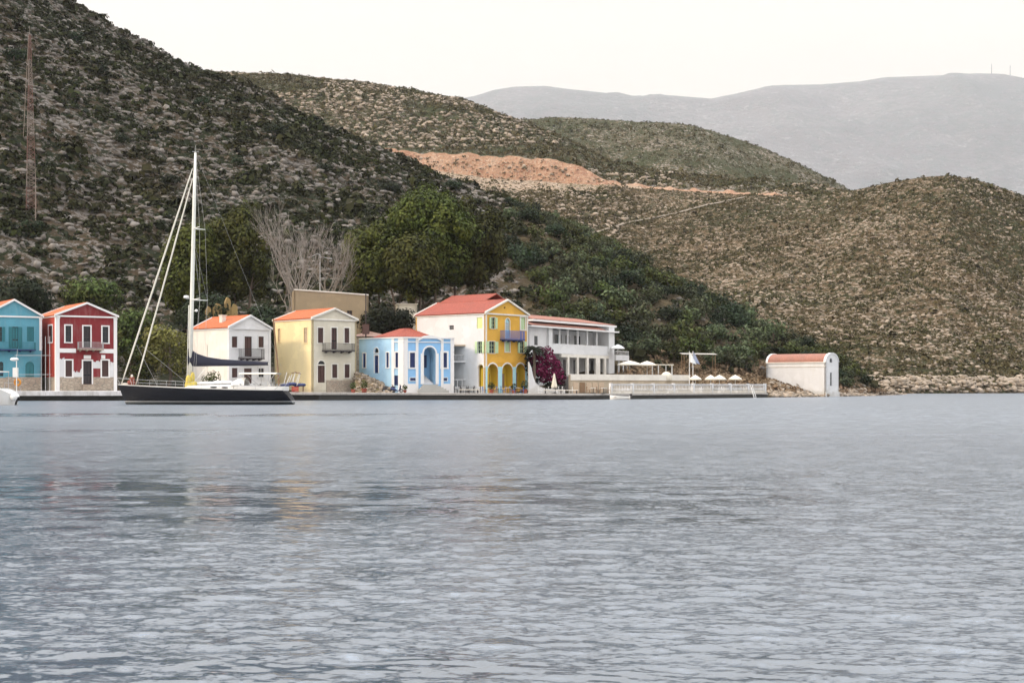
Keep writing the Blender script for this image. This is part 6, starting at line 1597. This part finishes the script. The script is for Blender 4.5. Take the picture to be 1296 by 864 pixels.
# mast, spreaders, boom
xm = yx(240.3); zd = sheer(xm / LY) + .3; zt = PZ(193.5, D); xt = yx(247.3)
mast = MB().tube([(xm, 0, zd - .4), (xm + (xt - xm) * .35, 0, zd + (zt - zd) * .35), (xm + (xt - xm) * .8, 0, zd + (zt - zd) * .8), (xt, 0, zt)], [.20, .20, .175, .11], 12).build('mast', m_spar, yr, True)
def mx(z): return xm + (xt - xm) * (z - zd) / (zt - zd)
sp_tips = []
for py, l in ((289.5, 1.0), (379.5, 1.35)):
    z = PZ(py, D)
    for sg in (-1, 1):
        tip = (mx(z) - l * .85, sg * l * 1.25, z + .05); MB().tube([(mx(z), 0, z), tip], [.07, .035], 6).build('spreader', m_spar, mast); sp_tips.append(Vector(tip))
for sg in (-1, 1):
    pts = [(xt, 0, zt - .2), sp_tips[0 if sg < 0 else 1], sp_tips[2 if sg < 0 else 3], (xm - .9, sg * 1.95, sheer(.5) + .03)]
    MB().tube(pts, .011, 4).build('shroud', m_wire, yr)
    MB().tube([(mx(PZ(300, D)), 0, PZ(300, D)), sp_tips[2 if sg < 0 else 3], (xm - .6, sg * 1.9, sheer(.5) + .03)], .009, 4).build('shroud', m_wire, yr)
    MB().tube([(mx(PZ(385, D)), 0, PZ(385, D)), (xm - .3, sg * 1.9, sheer(.5) + .03)], .009, 4).build('shroud', m_wire, yr)
MB().tube([(xt, 0, zt), (.35, 0, sheer(0) + .02)], .006, 4).build('backstay', m_wire, yr)
MB().tube([(xt, 0, zt), (xt, 0, zt + .75)], .018, 4).tube([(xt - .35, 0, zt + .12), (xt + .3, 0, zt + .12)], .018, 4).build('antenna', m_wire, mast)
mb = MB().lathe([(.04, -.12), (.24, -.1), (.28, 0), (.22, .14), (.05, .18)], 14, (mx(PZ(376, D)) + .55, 0, PZ(376, D))); mb.obox((mx(PZ(376, D)) + .1, -.04, PZ(377, D) - .08), (.5, 0, 0), (0, .08, 0), (0, 0, .05)); mb.build('radar_dome', m_gel, mast)
mb = MB().ell((mx(PZ(393, D)) - .45, 0, PZ(393, D)), (.16, .12, .14)); mb.tube([(mx(PZ(394, D)), 0, PZ(394, D)), (mx(PZ(393, D)) - .4, 0, PZ(393, D) - .02)], .03, 4); mb.build('deck_light', m_gel, mast, True)
MB().tube([(mx(PZ(385, D)) + .28, 0, PZ(386, D)), (xm + .28, 0, zd - .1)], .05, 6).build('spinnaker_pole', m_spar, mast)
zb0, zb1 = PZ(462, D), PZ(461.5, D); xb = yx(340)
boom = MB().tube([(xm - .2, 0, zb0 + .1), (xb, 0, zb1 + .1)], .12, 8).build('boom', m_spar, yr, True)
mb = MB(); rows = []
for px, tp, bt in ((238, 440.5, 463.2), (243, 443, 463.4), (250, 447.5, 463.6), (262, 451.5, 463.4), (280, 454.3, 463.2), (305, 456, 462.9), (325, 457.2, 462.5), (339.5, 457.8, 462.3)):
    x = yx(px); z0, z1 = PZ(bt, D), PZ(tp, D); rows.append([(x + (.0), .24 * math.sin(a) * (1 - .35 * (math.cos(a) < 0)) , (z0 + z1) / 2 - (z1 - z0) / 2 * math.cos(a)) for a in [2 * math.pi * i / 14 for i in range(15)]])
loft_rows(mb, rows); n_ = len(mb.V); mb.F.append(tuple(range(14))); mb.F.append(tuple(range(n_ - 15, n_ - 1))[::-1]); mb.build('sail_cover', m_navyc, boom, True)
MB().tube([(xm - .2, 0, zd + .05), (yx(263), 0, zb0 + .0)], .035, 6).build('boom_vang', m_spar, boom)
MB().tube([(yx(330), 0, zb0), (yx(331), .1, sheer(.15) + .5)], .018, 4).build('mainsheet', m_wire, boom)
# furled headsails
for (tx, ty), (bx, by), r_ in (((243.8, 213), (153, 488), .088), ((243.8, 226), (171.5, 488), .08)):
    a = Vector((yx(tx), 0, PZ(ty, D))); b = Vector((yx(bx), 0, PZ(by, D)))
    n_ = 14; pts = [a.lerp(b, i / n_) + Vector((0, .02 * math.sin(i * 2.1), -.10 * math.sin(math.pi * i / n_))) for i in range(n_ + 1)]
    fs_ = MB().tube(pts, [.03] + [r_ * (.72 + .28 * min(1, i / 4) - (.25 if i > n_ - 2 else 0)) for i in range(1, n_)] + [.05], 8).build('furled_sail', m_sail, yr, True)
    MB().lathe([(.05, 0), (.13, .03), (.13, .14), (.05, .17)], 12, (b.x, 0, b.z - .12)).build('furling_drum', m_iron, fs_)
MB().tube([(yx(173), 0, PZ(440, D) + .3), (yx(196), -1.0, sheer(.75) + .1)], .014, 4).build('headsail_sheet', m_wire, yr)
MB().tube([(yx(180), 0, PZ(438, D)), (yx(235), -1.6, sheer(.6) + .3)], .014, 4).build('headsail_sheet', m_wire, yr)
# pulpit, stanchions and guard wires, pushpit
zbw = sheer(1)
MB().tube([(LY - 1.5, -.55, zbw - .05), (LY - 1.3, -.52, zbw + .55), (LY + .1, 0, zbw + .62), (LY - 1.3, .52, zbw + .55), (LY - 1.5, .55, zbw - .05)], .022).tube([(LY - .2, 0, zbw), (LY + .08, 0, zbw + .62)], .02).build('pulpit', m_ironp, yr)
for sg in (-1, 1):
    line = []
    for k in range(9):
        t = .1 + .8 * k / 8; x, y, z = sec(t, 1); y = sg * (y - .05); MB().tube([(x, y, z), (x, y, z + .62)], .015, 4).build('stanchion', m_ironp, yr); line.append(Vector((x, y, z + .6)))
    MB().tube(line, .008, 4).tube([p - Vector((0, 0, .3)) for p in line], .008, 4).build('guard_wire', m_wire, yr)
MB().tube([(1.6, -2.0, 1.4), (1.0, -1.95, 2.02), (.95, 1.95, 2.02), (1.6, 2.0, 1.4)], .022).build('pushpit', m_ironp, yr)
MB().tube([(.98, 0, 2.0), (.5, 0, 3.0)], .015).build('flagstaff', m_wood, yr)
# yellow bag, foredeck bundle, fenders
def lump(name, label, cat, loc, parts, mat, sub=None):
    r = empty(name, loc); tag(r, label, cat)
    for nm, m_, es in parts:
        mb = MB()
        for c, rad in es: mb.ell(c, rad, 12, 8, .10)
        mb.build(nm, m_, r, False)
    return r
lump('sail_bag', 'crumpled yellow sail bag heaped against the foot of the yacht mast', 'sail bag', (PX(241, D), D - .1, sheer(.58)), [('bag', m_yel, [((0, 0, .35), (.55, .3, .38)), ((-.1, -.1, .8), (.32, .28, .45)), ((.25, 0, 1.1), (.2, .2, .45)), ((.35, -.05, .4), (.35, .25, .3))])], m_yel)
lump('gear_bundle', 'rust red and white bundle of gear on the yacht foredeck between the furled sails', 'bundle', (PX(166, D), D, sheer(.93) + .0), [('cover', paint('rust_red_cloth', (.25, .07, .045), .9, .3, 4), [((0, 0, .25), (.42, .35, .3)), ((.08, 0, .58), (.26, .24, .32))]), ('rope', m_whitew, [((-.5, -.1, .12), (.42, .2, .12)), ((.1, -.1, .9), (.11, .1, .16))])], None)

# white motor boat at the left edge (only its rounded end shows)
D = 133; mbt = empty('motor_boat', (PX(23, D), D, 0), R(178)); tag(mbt, 'white motor boat with a radar mast, cut by the left picture edge', 'motor boat'); LB = 9.5
def mbeam(t): return 1.55 * (1 - (1 - min(1, t * 5 + .02)) ** 2.2) ** .5 * max(0, 1 - max(0, (t - .5) / .5) ** 2.4)
mb = MB()
for sg in (-1, 1):
    rows = []
    for i in range(31):
        t = i / 30; s = 1.55 + .15 * t - .75 * max(0, 1 - t * 5.5) ** 1.7; row = []
        for j in range(9): u = j / 8; row.append((t * LB + (1 - u) * .35 * (t < .02), sg * mbeam(t) * (.55 + .45 * u ** .6), -.3 + (s + .3) * u))
        rows.append(row)
    loft_rows(mb, rows)
mb.build('hull', m_gel, mbt, True)
mb = MB(); rows = [[(i / 30 * LB, -mbeam(i / 30), 1.52 + .15 * i / 30 - .75 * max(0, 1 - i / 30 * 5.5) ** 1.7), (i / 30 * LB, mbeam(i / 30), 1.52 + .15 * i / 30 - .75 * max(0, 1 - i / 30 * 5.5) ** 1.7)] for i in range(31)]; loft_rows(mb, rows); mb.build('deck', m_gel, mbt)
mb = MB(); rows = []
for x, h_ in ((2.6, .0), (3.0, .9), (4.6, 1.5), (6.4, 1.4), (7.4, .0)): rows.append([(x, -1.15, 1.5), (x, -1.0, 1.52 + h_), (x, 1.0, 1.52 + h_), (x, 1.15, 1.5)])
loft_rows(mb, rows); mb.build('cabin', m_gel, mbt)
MB().box((1.9, -1.1, 2.95), (4.2, 1.1, 3.02)).build('awning', plain('blue_awning_cloth', (.03, .12, .30), .8), mbt)
MB().box((1.3, -1.15, 3.06), (2.9, 1.15, 3.17)).build('hardtop', m_gel, mbt)
for x in (1.35, 2.8):
    for sg in (-1, 1): MB().tube([(x - .0, sg * 1.1, 1.5), (x, sg * 1.1, 3.06)], .03).build('post', m_ironp, mbt)
xp = (23 - 18.8) / F * D
MB().tube([(xp, -.4, 1.2), (xp, -.4, 4.35)], .05).tube([(xp, -.4, 4.35), (xp - .1, -.4, 5.2)], .015, 4).build('radar_mast', m_gel, mbt)
MB().box((xp - .1, -.6, 2.6), (xp + .33, -.3, 3.5)).build('mast_box', m_gel, mbt)
MB().box((xp - .02, -.62, 3.22), (xp + .3, -.601, 3.5)).build('screen', m_darkw, mbt)
mb = MB().ell((xp + .2, -.4, 4.28), (.42, .26, .17), 14, 8); mb.build('radar_dome', m_gel, mbt, True)
mb = MB().tube([(xp + .22 + .27 * math.cos(a), -1.2, 2.12 + .27 * math.sin(a)) for a in [2 * math.pi * i / 18 for i in range(19)]], .10, 8, False); tag(mb.build('lifebuoy', plain('orange_lifebuoy', (.70, .28, .03), .6), mbt), 'orange ring')
mb = MB().tube([(xp + 1.5, -1.3, 1.5), (xp + 1.5, -1.3, 2.1), (xp + .0, -1.2, 2.0), (xp - .1, -1.1, 1.1)], .025); mb.build('railing', m_ironp, mbt)
fe = empty('fender', (PX(21.7, D), D - .9, .95)); tag(fe, 'white ball fender hanging from the rounded end of the motor boat', 'fender')
mb = MB().ell((0, 0, -.2), (.33, .3, .36), 14, 10); mb.build('ball', m_gel, fe, True); MB().tube([(0, 0, .1), (-.15, .1, .55)], .015, 4).build('rope', m_wire, fe)
# small dinghy by the terrace and a landing ladder further right
def dinghy(px, D, label, L_, rz):
    r = empty('dinghy', (PX(px, D), D, 0), rz); tag(r, label, 'dinghy'); mb = MB()
    for sg in (-1, 1):
        rows = []
        for i in range(17):
            t = i / 16; b = .62 * max(0, 1 - max(0, (t - .45) / .55) ** 2.2) ** .7; s = .42 + .16 * t * t; rows.append([(t * L_, sg * b * (.45 + .55 * u ** .5), -.1 + (s + .1) * u) for u in (0, .25, .5, .75, 1)] + [(t * L_, sg * max(0, b - .07), s), (t * L_, sg * max(0, b - .1), .12)])
        loft_rows(mb, rows)
    mb.build('hull', m_gel, r, True); MB().box((0, -.55, -.1), (.06, .55, .46)).build('transom', m_gel, r)
    for x in (.8, 1.8): MB().box((x, -.52, .3), (x + .25, .52, .34)).build('thwart', m_wood, r)
    MB().box((-.3, -.14, .1), (0, .14, .75)).build('outboard_motor', m_iron, r)
dinghy(797, 185.8, 'small white dinghy moored under the quay wall right of the buff terrace wall', 2.6, R(182))
ld = empty('boarding_ladder', (PX(953, 212.4), 212.4, 0), R(45)); tag(ld, 'pale boarding ladder leaning on the sea wall below the balustrade', 'ladder')
for x in (-.25, .25): MB().tube([(x, -.5, -.3), (x, .3, 1.9)], .05).build('rail', m_pole, ld)
mb = MB(); 
for k in range(6): z = .0 + k * .3; mb.box((-.25, -.42 + k * .105, z), (.25, -.34 + k * .105, z + .06))
mb.build('rungs', m_pole, ld)
# heap beside the yacht's stern on the quay: folded parasols with white poles, blue covers, a red crate
hp = empty('folded_parasol_heap', (PX(371, 176.8), 176.8, 1.08)); tag(hp, 'heap of folded blue parasols with upturned white poles on the quay behind the yacht stern', 'parasol heap')
g = random.Random(9)
for k in range(7): x = -1.0 + k * .28; MB().tube([(x - .2, g.uniform(-.2, .2), .7), (x + g.uniform(.1, .5), g.uniform(-.2, .2), 2.2 + g.uniform(-.3, .3))], .04).build('pole', m_pole, hp)
mb = MB(); 
for k in range(7): mb.ell((-1.15 + k * .4, g.uniform(-.2, .2), .85 + g.uniform(-.12, .12)), (.42, .25, .20), 10, 6, .12)
mb.build('canopies', m_navy, hp)
mb = MB(); mb.tube([(-.2, 0, 2.3), (.9, .1, 2.35)], .07).tube([(.2, 0, 2.45), (1.0, -.1, 2.2)], .06); mb.build('branch', m_wood, hp)
MB().box((-1.1, -.3, 0), (-1.0, .3, .7)).box((1.2, -.3, 0), (1.3, .3, .7)).build('trestle', m_wood, hp)
rc = empty('red_crate', (PX(373.5, 176), 176, 1.06), .2); tag(rc, 'bright red crate on the quay in front of the folded blue parasols', 'crate')
m_rc = plain('red_plastic', (.50, .04, .03), .5)
mb = MB().box((-.4, -.3, 0), (.4, .3, .06))
for z in (.12, .3, .48): 
    for a, b in (((-.4, -.3), (.4, -.27)), ((-.4, .27), (.4, .3)), ((-.4, -.27), (-.37, .27)), ((.37, -.27), (.4, .27))): mb.box((a[0], a[1], z), (b[0], b[1], z + .13))
for x in (-.4, .36):
    for y in (-.31, .27): mb.box((x, y, .061), (x + .04, y + .04, .64))
mb.build('crate', m_rc, rc)
